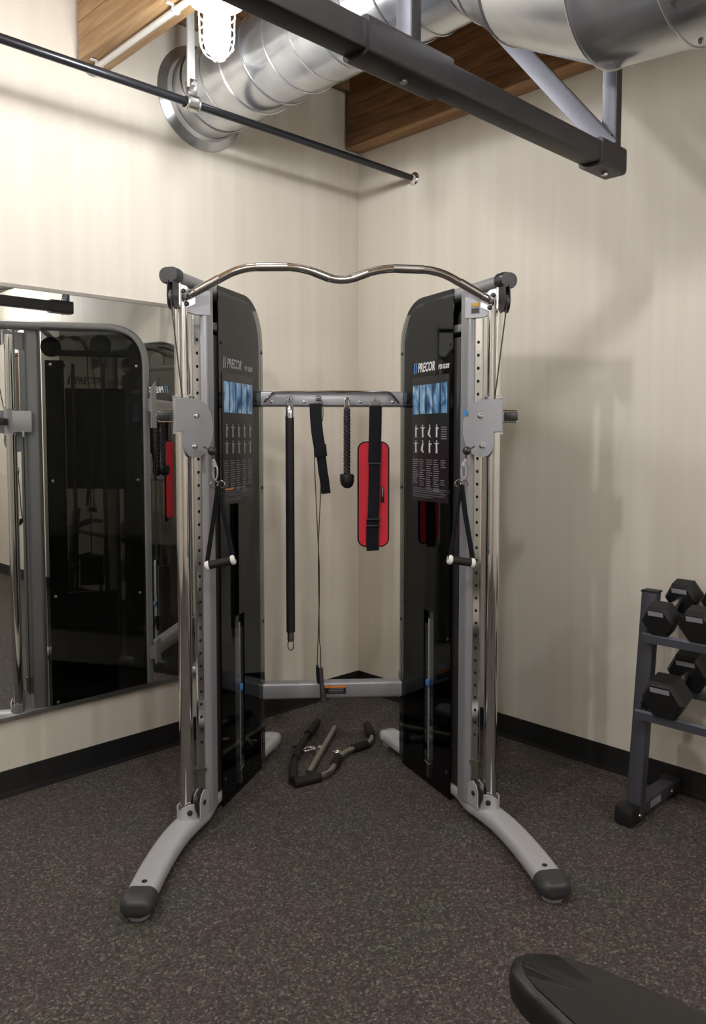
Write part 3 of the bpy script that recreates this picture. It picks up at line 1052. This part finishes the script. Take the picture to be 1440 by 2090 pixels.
    for k in range(20):
        z = 0.12 + k * 0.0295
        if wp is None:
            st = G().box((0.172, 0.031, z), (0.240, 0.042, 0.0280), bevel=0.002).build('weight_stack', M['iron'], cm, f)
            wp = G().box((0.172, 0.031, z), (0.240, 0.042, 0.0280), bevel=0.002).build('weight_plate', M['iron'], None, f)
            wp.parent = st
            wp.location = (0, 0, 0.0295)
        elif k < 19:
            c = wp.copy()
            COL.objects.link(c)
            c.parent = st
            c.location = (0, 0, 0.0295 * k)
    g = G().prism([(0.115, 0.70), (0.23, 0.70), (0.226, 0.845), (0.119, 0.845)], (0, 0.014, 0), ex, ez, en, 0, 0.032)
    g.build('stack_yoke', M['iron'], st, f)
    # number strip seen in the slot
    ns = G().box((0.214, 0.0085, 0.40), (0.022, 0.003, 0.60), bevel=0.001).build('number_strip', M['label'], st, f)
    G().box((0.214, 0.002, 0.432), (0.020, 0.014, 0.026), bevel=0.004).build('selector_pin', M['blueband'], st, f)
    G().box((0.214, 0.004, 0.055), (0.022, 0.004, 0.055), bevel=0.001).build('strip_end', M['label'], st, f)
    # top inner cross plate and pulleys inside the arch
    G().box((0.17, 0.033, 1.872), (0.40, 0.026, 0.030), bevel=0.004).build('inner_crossbar', M['frame'], cm, f)
    G().lathe([(0.012, -0.010), (0.052, -0.010), (0.046, 0), (0.052, 0.010), (0.012, 0.010)], (0.235, 0.034, 1.915), (0, 1, 0), 22).build('inner_pulley', M['frame_l'], cm, f)
    G().lathe([(0.012, -0.010), (0.048, -0.010), (0.042, 0), (0.048, 0.010), (0.012, 0.010)], (0.0, 0.040, 1.90), (0, 1, 0), 22).build('inner_pulley', M['cap'], cm, f)
    G().tube([(0.172, 0.031, 0.845), (0.172, 0.031, 1.90)], 0.003, 6).build('cable', M['cable'], cm, f)
    # ---------- poster
    pa, pb = (0.058, 0.352)
    ps = G().prism([(pa, 1.192), (pb, 1.185), (pb, 1.700), (pa, 1.700)], (0, 0, 0), ex, ez, en, -0.0022, -0.0004)
    pso = ps.build('instruction_sign', M['poster'], cm, f, smooth=False)
    pso['label'] = 'black instruction print with blue photos' if s > 0 else 'faded black instruction print with blue photos'
    la, lb = (pb - 0.008, pa + 0.006) if s > 0 else (pa + 0.012, pb - 0.006)    # left and right ends as read
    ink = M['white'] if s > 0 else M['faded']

    def rx(k):
        return la + (lb - la) * k

    def strip(k0, k1, z0, z1, mt, nm, par=pso, d=0.0028):
        a, b = sorted((rx(k0), rx(k1)))
        return G().prism([(a, z0), (b, z0), (b, z1), (a, z1)], (0, 0, 0), ex, ez, en, -d - 0.0008, -0.0022).build(nm, mt, par, f, smooth=False)
    # brand line
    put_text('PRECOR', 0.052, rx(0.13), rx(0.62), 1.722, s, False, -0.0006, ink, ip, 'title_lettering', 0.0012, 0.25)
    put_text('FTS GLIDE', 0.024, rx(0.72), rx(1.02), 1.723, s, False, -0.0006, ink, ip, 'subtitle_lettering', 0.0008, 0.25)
    g = G()
    for k0 in (0.0, 0.055):
        pq = [(rx(k0), 1.718), (rx(k0 + 0.030), 1.718), (rx(k0 + 0.055), 1.762), (rx(k0 + 0.025), 1.762)]
        g.prism(pq, (0, 0, 0), ex, ez, en, -0.0014, -0.0004)
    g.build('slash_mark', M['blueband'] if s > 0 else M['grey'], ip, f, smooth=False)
    # five blue photographs
    for c in range(5):
        k0 = c * 0.202
        strip(k0, k0 + 0.168, 1.548, 1.668, M['photo'], 'photo_print')
    # columns of little exercise figures
    ncol = 5 if s < 0 else 4
    g = G()

    def fig(k, z, h, pose):
        wdt = 0.013
        X = rx(k)
        sg = 1 if lb > la else -1

        def poly(pp):
            g.prism([(X + sg * x * h, z + y * h) for x, y in pp], (0, 0, 0), ex, ez, en, -0.0034, -0.0024)
        poly([(math.cos(a * math.pi / 4) * 0.07, 0.92 + math.sin(a * math.pi / 4) * 0.08) for a in range(8)])
        if pose == 0:
            poly([(-0.10, 0.45), (0.10, 0.45), (0.13, 0.80), (-0.13, 0.80)])
            poly([(-0.10, 0.0), (-0.02, 0.0), (0.0, 0.45), (-0.10, 0.45)])
            poly([(0.03, 0.0), (0.11, 0.0), (0.10, 0.45), (0.01, 0.45)])
            poly([(0.12, 0.72), (0.32, 0.62), (0.32, 0.68), (0.12, 0.80)])
        elif pose == 1:
            poly([(-0.10, 0.45), (0.10, 0.45), (0.10, 0.80), (-0.12, 0.80)])
            poly([(-0.12, 0.0), (-0.03, 0.0), (0.05, 0.45), (-0.08, 0.45)])
            poly([(0.06, 0.0), (0.14, 0.0), (0.10, 0.45), (0.0, 0.45)])
            poly([(-0.34, 0.74), (-0.10, 0.72), (-0.10, 0.80), (-0.34, 0.80)])
            poly([(0.10, 0.72), (0.34, 0.74), (0.34, 0.80), (0.10, 0.80)])
        else:
            poly([(-0.22, 0.15), (0.02, 0.30), (0.14, 0.80), (0.0, 0.80), (-0.26, 0.30)])
            poly([(-0.26, 0.15), (-0.16, 0.15), (0.12, 0.0), (0.20, 0.0), (0.0, 0.26)])
    for c in range(ncol):
        for rrow, zz in enumerate((1.452, 1.388)):
            fig(c * 0.202 + 0.09, zz, 0.052, (c + rrow) % 3 if s > 0 else (c + rrow) % 2)
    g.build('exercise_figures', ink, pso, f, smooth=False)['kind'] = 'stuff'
    g = G()
    for c in range(5):
        k0 = c * 0.202
        for i in range(12 + (c * 5) % 4):
            z = 1.358 - i * 0.0088
            if c == 4 and s > 0 and 3 < i < 9:
                continue
            kk = 0.175 * (0.55 + 0.45 * random.random())
            a, b = sorted((rx(k0), rx(k0 + kk)))
            g.prism([(a, z), (b, z), (b, z + 0.0030), (a, z + 0.0030)], (0, 0, 0), ex, ez, en, -0.0030, -0.0024)
    if s > 0:
        for i in range(6):
            a, b = sorted((rx(0.815), rx(0.97)))
            z = 1.49 - i * 0.009
            g.prism([(a, z), (b, z), (b, z + 0.0034), (a, z + 0.0034)], (0, 0, 0), ex, ez, en, -0.0030, -0.0024)
    g.build('text_lines', M['grey'], pso, f, smooth=False)['kind'] = 'stuff'
    g = G()
    for i, (z, k1) in enumerate(((1.238, 0.98), (1.230, 0.9), (1.222, 0.95), (1.212, 0.92), (1.203, 0.6))):
        a, b = sorted((rx(0.02), rx(k1)))
        g.prism([(a, z), (b, z), (b, z + 0.0045), (a, z + 0.0045)], (0, 0, 0), ex, ez, en, -0.0030, -0.0024)
    g.build('small_print', M['dimgrey'], pso, f, smooth=False)['kind'] = 'stuff'
    if s < 0:
        strip(0.02, 0.30, 1.247, 1.253, M['orange'], 'orange_heading')
        strip(0.34, 0.70, 1.249, 1.252, M['grey'], 'grey_heading')
    return upo


for s in (-1, 1):
    tower(s)

# small blue sticker on right upright
G().prism([(math.cos(math.radians(a)) * 0.009, 1.542 + math.sin(math.radians(a)) * 0.012) for a in range(0, 360, 30)],
          (0.462, 0.502, 0), Vector((0.77, -0.64, 0)), (0, 0, 1), Vector((-0.64, -0.77, 0)), 0.0, 0.0012).build('round_sticker', M['blueband'], cm)

# pull-up bar
pb_pts = [(-0.536, 0.435, 1.938), (-0.515, 0.42, 1.944), (-0.345, 0.42, 2.038), (-0.140, 0.42, 2.042), (0.0, 0.42, 1.990), (0.140, 0.42, 2.042), (0.345, 0.42, 2.038), (0.515, 0.42, 1.944), (0.536, 0.435, 1.938)]
pbar = G().tube(fillet(pb_pts, [0, 0.02, 0.06, 0.06, 0.055, 0.06, 0.06, 0.02, 0], 8), 0.0145, 20).build('pull_up_bar', M['chrome'], cm)
for s in (-1, 1):
    for a, b in (((0.42 * s, 0.42, 1.998), (0.500 * s, 0.42, 1.953)), ((0.185 * s, 0.42, 2.0415), (0.292 * s, 0.42, 2.0395)), ((0.040 * s, 0.42, 2.005), (0.095 * s, 0.42, 2.0255))):
        G().tube([a, b], 0.0151, 20).build('knurled_grip', M['brushed'], pbar)

# upper and lower cross bars
ub = G().sweep([(-0.355, 1.078, 1.617), (0.355, 1.078, 1.617)], rrect(0.060, 0.066, 0.010)).build('upper_crossbar', M['frame'], cm)
lb_ = G().sweep([(-0.36, 1.078, 0.338), (0.36, 1.078, 0.338)], rrect(0.060, 0.072, 0.012)).build('lower_crossbar', M['frame'], cm)
for s in (-1, 1):
    # gusset plates joining the cross bars to the rear posts
    G().prism([(-0.005, 1.50), (0.06, 1.50), (0.06, 1.70), (-0.005, 1.74)], (0.318 * s, 1.062, 0), (s, 0, 0), (0, 0, 1), (0, 1, 0), 0.048, 0.056).build('corner_plate', M['plate'], ub)
    G().prism([(-0.02, 0.28), (0.05, 0.28), (0.05, 0.40), (-0.02, 0.40)], (0.318 * s, 1.062, 0), (s, 0, 0), (0, 0, 1), (0, 1, 0), 0.048, 0.056).build('corner_plate', M['plate'], lb_)
# accessory rack rod and hooks
ar = G().tube(fillet([(-0.290, 1.052, 1.603), (-0.288, 1.034, 1.606), (-0.250, 1.030, 1.6465), (0.246, 1.030, 1.6465), (0.284, 1.034, 1.604), (0.286, 1.052, 1.600)], 0.014, 4), 0.0052, 10).build('rack_rod', M['chrome'], ub)
g = G().box((0, 1.0465, 1.6085), (0.60, 0.003, 0.036), bevel=0.001)
g.build('hook_plate', M['plate'], ub)
HOOKS = [-0.183, -0.061, 0.060, 0.183]
for hx in HOOKS:
    G().tube(fillet([(hx, 1.046, 1.612), (hx, 1.012, 1.610), (hx, 1.008, 1.622)], 0.006, 3), 0.0038, 8).build('hook', M['chrome'], ub)
for hx in (-0.262, -0.121, 0.120, 0.262):
    G().lathe([(0.007, 0), (0.0065, 0.003), (0.002, 0.005)], (hx, 1.045, 1.605), (0, -1, 0), 10).build('screw', M['chrome'], ub)
# warning label on the lower bar
wlb = G().box((0.011, 1.0472, 0.343), (0.094, 0.0012, 0.038)).build('warning_label', M['poster'], lb_, smooth=False)
G().box((0.011, 1.0462, 0.3565), (0.094, 0.0012, 0.011)).build('label_header', M['orange'], lb_, smooth=False)
for i in range(3):
    G().box((0.014, 1.0462, 0.346 - i * 0.007), (0.066, 0.0010, 0.0022)).build('label_line', M['grey'], lb_, smooth=False)


# ================================================================== HANGING ACCESSORIES
def hung(name, label, cat, u, w, z, group=None):
    return thing(name, label, cat, W(u, w, z), ROTZ, group)


# long black bar on the first hook
hb = hung('straight_bar', 'long black straight bar hanging from the first hook, chrome ends', 'bar', -0.183, 1.004, 0.53)
G().cyl((0, 0, 0.085), (0, 0, 1.004), 0.0185, 20).build('grip_sleeve', M['foam'], hb)
G().cyl((0, 0, 1.004), (0, 0, 1.012), 0.0195, 20).build('collar', M['chrome'], hb)
g = G()
g.lathe([(0.017, 1.012), (0.017, 1.050), (0.012, 1.058), (0.008, 1.060)], (0, 0, 0), (0, 0, 1), 18)
g.torus((0, 0, 1.078), 0.015, 0.0035, (0, 1, 0), 18, 6, sy=1.35)
g.build('top_swivel', M['chrome'], hb)
g = G()
g.lathe([(0.015, 0.085), (0.015, 0.050), (0.012, 0.044)], (0, 0, 0), (0, 0, 1), 18)
g.torus((0, 0, 0.028), 0.0125, 0.0028, (0, 1, 0), 18, 6, sy=1.9)
g.build('bottom_swivel', M['brushed'], hb)

# black ankle strap
sh = hung('ankle_strap', 'black fabric ankle strap hanging crooked from the second hook', 'strap', -0.061, 1.0, 1.21)


def ribbon(pts, wdt, th, upv=(0, 1, 0)):
    """pts: centre line; ribbon flat to the viewer (normal along y)"""
    return G().sweep(pts, rrect(wdt, th, th * 0.45, 2), upv=upv)


ribbon([(-0.014, 0, 0.385), (-0.012, -0.003, 0.33), (-0.006, -0.004, 0.26), (0.003, -0.002, 0.205), (0.007, -0.002, 0.170)], 0.050, 0.008).build('padded_cuff', M['web'], sh)
ribbon([(0.006, -0.006, 0.212), (0.008, -0.008, 0.180), (0.011, -0.004, 0.160)], 0.052, 0.005).build('keeper_band', M['web'], sh)
ribbon([(0.010, 0.001, 0.168), (0.018, 0.003, 0.10), (0.026, 0.004, 0.05), (0.031, 0.003, 0.002)], 0.040, 0.005).build('strap_tail', M['web'], sh)
G().torus((0.000, 0, 0.395), 0.014, 0.0026, (0, 1, 0), 18, 6).build('ring', M['chrome'], sh)
G().tube(fillet([(0.004, -0.006, 0.408), (0.016, -0.006, 0.39), (0.020, -0.008, 0.345), (0.016, -0.006, 0.31)], 0.02, 4), 0.002, 6).build('cord_loop', M['cable'], sh)

# thin exercise cord hanging behind the strap
ct = hung('exercise_cord', 'thin dark cord with black handles hanging behind the ankle strap', 'cord', -0.061, 1.016, 0.30)
G().tube([(-0.012, 0.0, 1.31), (-0.020, 0, 1.20), (-0.016, 0, 1.00), (-0.010, 0, 0.86), (-0.004, 0, 0.72), (0.002, 0, 0.60), (0.002, 0, 0.45), (-0.003, 0.0, 0.30), (-0.006, 0, 0.25), (-0.008, 0, 0.155)], 0.0022, 6).build('cord_strand', M['cable'], ct)
G().tube([(0.012, 0.0, 1.31), (0.014, 0, 1.20), (0.014, 0, 1.05), (0.006, 0, 0.86), (-0.001, 0, 0.72), (-0.002, -0.004, 0.60), (0.0, -0.004, 0.45), (0.001, -0.004, 0.27), (0.006, -0.004, 0.24), (0.007, -0.004, 0.155)], 0.0022, 6).build('cord_strand', M['cable'], ct)
G().sweep([(-0.008, 0.002, 0.160), (-0.007, 0.002, 0.12), (-0.003, 0.002, 0.083)], rrect(0.020, 0.012, 0.005)).build('handle', M['rubber'], ct)
G().sweep([(0.006, -0.010, 0.155), (0.010, -0.030, 0.09), (0.017, -0.046, 0.04), (0.018, -0.050, 0.018)], rrect(0.022, 0.014, 0.005), scales=[0.9, 0.8, 1.2, 1.5]).build('handle', M['rubber'], ct)
G().torus((0.0, -0.002, 1.318), 0.0105, 0.0022, (0, 1, 0), 16, 6).build('hanging_loop', M['cable'], ct)

# triceps rope
rp = hung('triceps_rope', 'short black braided rope with rubber ball end on the third hook', 'rope', 0.060, 1.002, 1.235)
for dy, ph in ((-0.016, 0.0), (0.018, 1.2)):
    for k in range(3):
        pts = []
        N = 60
        for i in range(N + 1):
            t = i / N
            z = 0.345 - 0.285 * t
            a = 2 * math.pi * (t * 6.5 + k / 3) + ph
            ins = 1.0 if 0.03 < t else 0.4
            pts.append((0.0082 * math.cos(a) * ins, dy * min(1.0, t * 4 + 0.2) + 0.0082 * math.sin(a) * ins, z))
        G().sweep(pts, circ(0.0064, 7), transport=True).build('rope_strand', M['rope'], rp)
    G().lathe([(0.001, 0.000), (0.014, 0.003), (0.024, 0.013), (0.029, 0.030), (0.0295, 0.052), (0.026, 0.060), (0.012, 0.061), (0.010, 0.055)], (0, dy * 1.35, 0), (0, 0, 1), 20).build('rubber_ball', M['rubber'], rp)
g = G()
g.torus((0, 0, 0.362), 0.012, 0.0045, (0, 1, 0), 20, 8, sx=0.85, sy=1.9)
g.cyl((0.004, -0.006, 0.346), (0.014, -0.006, 0.352), 0.005, 10)
g.build('snap_link', M['chrome'], rp)

# red belt
bl = hung('lifting_belt', 'red padded belt with black strap hanging from the fourth hook', 'belt', 0.183, 1.0, 0.965)


def rr_poly(x0, x1, z0, z1, r, n=5):
    return [(x + (x0 + x1) / 2, z + (z0 + z1) / 2) for x, z in rrect(x1 - x0, z1 - z0, r, n)]


g = G()
g.prism(rr_poly(-0.072, 0.054, 0.020, 0.464, 0.030), (0, 0, 0), (1, 0, 0), (0, 0, 1), (0, 1, 0), 0.003, 0.016)
pdn = g.build('belt_pad', M['red'], bl)
rim = [Vector((x, 0.0095, z)) for x, z in rr_poly(-0.073, 0.055, 0.019, 0.465, 0.031)]
g = G()
g.sweep(rim, circ(0.0048, 8), upv=(0, 1, 0), closed=True)
g.build('black_binding', M['web'], pdn)
ribbon([(-0.001, -0.002, 0.617), (-0.002, -0.003, 0.55), (-0.004, -0.004, 0.46), (-0.006, -0.006, 0.38)], 0.054, 0.005).build('hanging_strap', M['web'], bl)
ribbon([(-0.006, -0.009, 0.385), (-0.007, -0.010, 0.30), (-0.009, -0.010, 0.20), (-0.011, -0.008, 0.135)], 0.049, 0.004).build('webbing_strap', M['web'], bl)
ribbon([(-0.012, -0.006, 0.140), (-0.014, -0.007, 0.08), (-0.014, -0.006, 0.03), (-0.012, -0.004, 0.000)], 0.054, 0.005).build('strap_end', M['web'], bl)
for zz in (0.136, 0.108):
    G().box((-0.010, -0.013, zz), (0.062, 0.006, 0.007), bevel=0.002).build('buckle_bar', M['black'], bl)
G().box((-0.006, -0.012, 0.375), (0.058, 0.007, 0.008), bevel=0.002).build('strap_slide', M['black'], bl)
G().box((0.030, 0.0022, 0.242), (0.016, 0.0012, 0.072), bevel=0.0004).build('sewn_tag', M['poster'], pdn)
G().box((0.030, 0.0014, 0.252), (0.004, 0.0008, 0.040)).build('tag_lettering', M['grey'], pdn)
G().torus((0, 0, 0.622), 0.026, 0.0030, (0, 1, 0), 22, 6, (-15, 195), e1=(-1, 0, 0)).build('steel_ring', M['chrome'], bl)
G().cyl((-0.027, -0.002, 0.617), (0.027, -0.002, 0.617), 0.003, 8).build('ring_bar', M['web'], bl)


# stirrup handles
def stirrup(s, label, e0, e1):
    h = hung('stirrup_handle', label, 'handle', 0.451 * s, 0.42, 0.99)

    def L(u, w, z):
        return Vector((u - 0.451 * s, w - 0.42, z - 0.99))
    g = G()
    c0 = L(0.440 * s, 0.42, 1.33)
    g.torus(c0, 0.011, 0.0032, (0.5, 1, 0), 18, 6, sx=0.8, sy=2.4)
    g.cyl(c0 + Vector((0, 0, 0.024)), L(0.447 * s, 0.42, 1.375), 0.006, 10)
    g.lathe([(0.0085, 0.0), (0.0085, 0.016)], c0 + Vector((-0.002, 0, 0.018)), (0.15 * s, 0, 1), 12)
    g.build('snap_link', M['label'], h)
    for dx in (-0.012, 0.012):
        G().torus(L(0.432 * s + dx, 0.42, 1.287), 0.0125, 0.0026, (0.35 * (1 if dx > 0 else -1), 1, 0.2), 18, 6).build('ring', M['chrome'], h)
    top = L(0.432 * s, 0.42, 1.270)
    a, b = L(*e0), L(*e1)
    for k, p in enumerate((a, b)):
        mid = top.lerp(p, 0.35) + Vector((0, 0.004 * (1 if k else -1), 0))
        d = (p - top).normalized()
        G().sweep([top + Vector((0, 0, 0.012)), mid, top.lerp(p, 0.75), p], rrect(0.019, 0.0035, 0.0015, 2), upv=Vector((0.65 if k else -0.95, 1, 0))).build('strap', M['web'], h)
    G().cyl(a.lerp(b, 0.10), a.lerp(b, 0.90), 0.0145, 18).build('grip', M['foam'], h)
    ax = (b - a).normalized()
    for p, q in ((a, -ax), (b, ax)):
        G().lathe([(0.0155, -0.010), (0.0180, -0.006), (0.0180, 0.000), (0.014, 0.005), (0.006, 0.006)], p, q, 18).build('end_ring', M['cream'], h)
    return h


stirrup(-1, 'black strap handle with cream ends hanging from the left pulley', (-0.474, 0.42, 1.000), (-0.378, 0.41, 1.022))
stirrup(1, 'black strap handle with cream ends hanging from the right pulley', (0.388, 0.41, 1.014), (0.478, 0.42, 0.999))


# ================================================================== BARS ON THE FLOOR
def poly_bar(name, label, pts, r, metal, grips, eye=None, cat='bar', fil=0.05):
    base = Vector((sum(p[0] for p in pts) / len(pts), sum(p[1] for p in pts) / len(pts), 0))
    h = thing(name, label, cat, base)
    P_ = [Vector(p) - base for p in pts]
    G().tube(fillet(P_, fil, 5), r, 12).build('shaft', metal, h)
    for i, a, b, rr in grips:
        G().tube([P_[i].lerp(P_[i + 1], a), P_[i].lerp(P_[i + 1], b)], rr, 14).build('rubber_grip', M['foam'], h)
    if eye:
        c = Vector(eye) - base
        g = G()
        g.torus(c, 0.020, 0.005, (0.2, 0.1, 1), 18, 8)
        g.build('eye', metal if metal is not M['foam'] else M['rubber'], h)
    return h, base


zf = 0.022
poly_bar('multi_grip_bar', 'dark worn multi-grip bar with black sleeves lying leftmost on the floor', [(-0.575, -0.290, zf), (-0.745, -0.405, zf), (-0.800, -0.445, zf), (-0.965, -0.575, zf), (-1.105, -0.735, zf)], 0.0125, M['rubber'],
         [(0, 0.0, 0.85, 0.019), (2, 0.05, 0.9, 0.018), (3, 0.1, 1.0, 0.0185)], (-0.866, -0.478, 0.028))
h, b0 = poly_bar('short_steel_bar', 'short pale steel bar with chrome swivel eye lying between the other two', [(-0.560, -0.403, 0.016), (-1.000, -0.716, 0.016)], 0.0150, M['brushed'], [])
c = Vector((-0.800, -0.560, 0.016)) - b0
G().cyl(c - Vector((0.012, 0.009, 0)), c + Vector((0.012, 0.009, 0)), 0.0185, 16).build('swivel_collar', M['chrome'], h)
dirp = Vector((-0.55, 0.77, 0)).normalized()
g = G()
g.sphere(c + dirp * 0.026 + Vector((0, 0, 0.004)), 0.011, 12)
g.torus(c + dirp * 0.052 + Vector((0, 0, 0.002)), 0.020, 0.0045, (0, 0.1, 1), 18, 8, sx=1.5)
g.build('swivel_eye', M['chrome'], h)
poly_bar('curl_bar', 'bent curl bar with black sleeves lying rightmost on the floor', [(-0.425, -0.496, zf), (-0.535, -0.640, zf), (-0.590, -0.668, zf), (-0.690, -0.662, zf), (-0.795, -0.684, zf), (-0.880, -0.745, zf), (-0.940, -0.785, zf), (-0.995, -0.785, zf), (-1.115, -0.755, zf)], 0.0135, M['brushed'],
         [(0, 0.0, 0.85, 0.0195), (2, 0.1, 0.95, 0.0195), (4, 0.1, 0.95, 0.0195), (7, 0.0, 1.0, 0.0195)], (-0.770, -0.648, 0.026))

# ================================================================== DUMBBELL RACK
YR = -1.860
rk = thing('dumbbell_rack', 'slate grey two-tier dumbbell rack against the right wall', 'rack', (-0.22, YR, 0.0))


def rkp(x, y, z):
    return Vector((x + 0.22, y - YR, z))


for yy in (YR, YR - 1.25):
    ft = G().sweep([rkp(-0.415, yy, 0.040), rkp(-0.035, yy, 0.040)], rrect(0.058, 0.050, 0.006)).build('foot_beam', M['rack'], rk)
    for xa, xb in ((-0.442, -0.375), (-0.075, -0.018)):
        G().box(rkp((xa + xb) / 2, yy, 0.038), (xb - xa, 0.076, 0.072), bevel=0.012).build('rubber_foot', M['rubber'], ft)
    for xa in (-0.36, -0.07):
        G().lathe([(0.009, 0), (0.008, 0.004), (0.003, 0.006)], rkp(xa - 0.02, yy - 0.038 if xa < -0.2 else yy - 0.03, 0.035), (0, -1, 0), 10).build('bolt', M['chrome'], ft)
    if yy == YR:
        G().box(rkp(-0.235, yy - 0.0295, 0.040), (0.085, 0.0015, 0.028)).build('maker_plate', M['label'], ft)
    G().sweep([rkp(-0.340, yy, 0.060), rkp(-0.250, yy, 0.862)], rrect(0.058, 0.046, 0.005), upv=(1, 0, 0)).build('upright', M['rack'], rk)
    G().box(rkp(-0.249, yy, 0.864), (0.052, 0.064, 0.008), bevel=0.003).build('top_cap', M['rubber'], rk)
for x, z, sp in ((-0.322, 0.706, 0), (-0.120, 0.768, 0), (-0.366, 0.424, 1), (-0.150, 0.478, 1)):
    g = G()
    g.sweep([rkp(x, YR - 0.012, z), rkp(x, YR - 1.245, z)], [(-0.026, -0.020), (0.026, -0.020), (0.026, 0.008), (0.020, 0.016), (-0.018, 0.004), (-0.026, 0.000)])
    rl = g.build('shelf_rail', M['rack'], rk)
for x0, z0, x1, z1 in ((-0.33, 0.700, -0.11, 0.765), (-0.37, 0.418, -0.14, 0.476)):
    for yy in (YR - 0.02, YR - 1.23):
        G().sweep([rkp(x0, yy, z0), rkp(x1, yy, z1)], rrect(0.006, 0.050, 0.001)).build('shelf_bracket', M['rack'], rk)
# black end saddle at left end of the lower tier
G().sweep([rkp(-0.36, YR - 0.045, 0.452), rkp(-0.14, YR - 0.045, 0.512)], rrect(0.050, 0.026, 0.004)).build('end_saddle', M['rubber'], rk)


def dumbbell(label, y, xa, za, xb, zb, R, hl, sticker=True):
    h = thing('dumbbell', label, 'dumbbell', (xa, y, za))
    a, b = Vector((0, 0, 0)), Vector((xb - xa, 0, zb - za))
    d = (b - a).normalized()
    s_ = Vector((0, 1, 0))
    u_ = d.cross(s_)
    u_ = -u_ if u_.z < 0 else u_
    hexp = [(math.cos(math.radians(60 * k)), math.sin(math.radians(60 * k))) for k in range(6)]
    hf = R / math.cos(math.radians(30))

    def ring(c, r):
        return [c + s_ * (x * r) + u_ * (z * r) for x, z in hexp]
    for c, sg in ((a, -1), (b, 1)):
        g = G()
        o1, o2 = c - d * hl / 2, c + d * hl / 2
        g.loops([ring(o1 - d * 0.004, hf * 0.86), ring(o1 + d * 0.010, hf * 0.98), ring(o1 + d * 0.014, hf), ring(o2 - d * 0.014, hf), ring(o2 - d * 0.010, hf * 0.98), ring(o2 + d * 0.004, hf * 0.86)])
        hd = g.build('hex_head', M['rubber'], h, sharp=15)
        if sticker:
            cc = c - d * (hl / 2 + 0.0045) + u_ * (R * 0.64)
            sl_ = (R * 0.44)
            dd = u_
            g = G()
            g.prism([(-R * 0.5, -0.009), (R * 0.5, -0.009), (R * 0.5, 0.009), (-R * 0.5, 0.009)], cc, s_, u_, -d, -0.001, 0.0012)
            g.build('number_plate', M['label'], hd)
    L_ = (b - a).length
    G().lathe([(0.013, hl / 2), (0.0125, hl / 2 + 0.01), (0.016, L_ / 2), (0.0125, L_ - hl / 2 - 0.01), (0.013, L_ - hl / 2)], a, d, 16).build('handle', M['brushed'], h)
    return h


dumbbell('black hex dumbbell at the left end of the upper rack tier', -1.936, -0.325, 0.782, -0.130, 0.840, 0.0570, 0.075)
dumbbell('black hex dumbbell second from the left on the upper tier, cut by the frame', -2.078, -0.325, 0.784, -0.130, 0.842, 0.0590, 0.078)
dumbbell('larger black hex dumbbell at the left end of the lower rack tier', -1.985, -0.372, 0.511, -0.160, 0.568, 0.0710, 0.095)

# ================================================================== BENCH (front right corner)
bn = thing('workout_bench', 'black padded workout bench cut off at the bottom right corner', 'bench', (-1.93, -2.75, 0.0))


def bp(x, y, z):
    return Vector((x + 1.93, y + 2.75, z))


outline = [(-1.975, -2.440), (-1.955, -2.400), (-1.925, -2.382), (-1.885, -2.388), (-1.850, -2.425), (-1.828, -2.50), (-1.800, -2.70), (-1.790, -2.95), (-1.80, -3.10), (-2.10, -3.10), (-2.085, -2.90), (-2.030, -2.62)]
sm = fillet([bp(x, y, 0) for x, y in outline], 0.03, 4)
cen = sum(sm, Vector((0, 0, 0))) / len(sm)
rings = []
for z, k in ((0.380, 0.90), (0.382, 0.965), (0.392, 0.99), (0.420, 1.0), (0.438, 0.985), (0.447, 0.955), (0.451, 0.91), (0.452, 0.87)):
    ring_ = []
    for i, p in enumerate(sm):
        q = cen + (p - cen)
        t = (sm[(i + 1) % len(sm)] - sm[i - 1])
        nrm = Vector((t.y, -t.x, 0)).normalized()
        if nrm.dot(p - cen) < 0:
            nrm = -nrm
        ring_.append(q - nrm * ((1 - k) * 0.22) + Vector((0, 0, z)))
    rings.append(ring_)
for z, k in ((0.4532, 0.75), (0.4545, 0.35), (0.455, 0.03)):
    axis_ = [Vector((cen.x, max(min(p.y, bp(0, -2.62, 0).y), bp(0, -2.95, 0).y), 0)) for p in sm]
    rings.append([a_.lerp(Vector((p.x, p.y, 0)), min(1.0, k + 0.12 * (k > 0.5))) + Vector((0, 0, z)) for a_, p in zip(axis_, sm)])
G().loops(rings).build('seat_pad', M['vinyl'], bn, sharp=170)
g = G().box(bp(-1.945, -2.78, 0.373), (0.10, 0.60, 0.012), bevel=0.002)
g.build('mounting_plate', M['brushed'], bn)
G().sweep([bp(-1.945, -2.47, 0.347), bp(-1.945, -3.35, 0.347)], rrect(0.05, 0.04, 0.006)).build('frame_rail', M['label'], bn)
for yy in (-2.56, -3.25):
    G().sweep([bp(-1.945, yy, 0.33), bp(-1.945, yy, 0.045)], rrect(0.05, 0.05, 0.006), upv=(0, 1, 0)).build('leg', M['label'], bn)
    G().sweep([bp(-2.10, yy, 0.024), bp(-1.79, yy, 0.024)], rrect(0.05, 0.044, 0.006)).build('foot_bar', M['label'], bn)
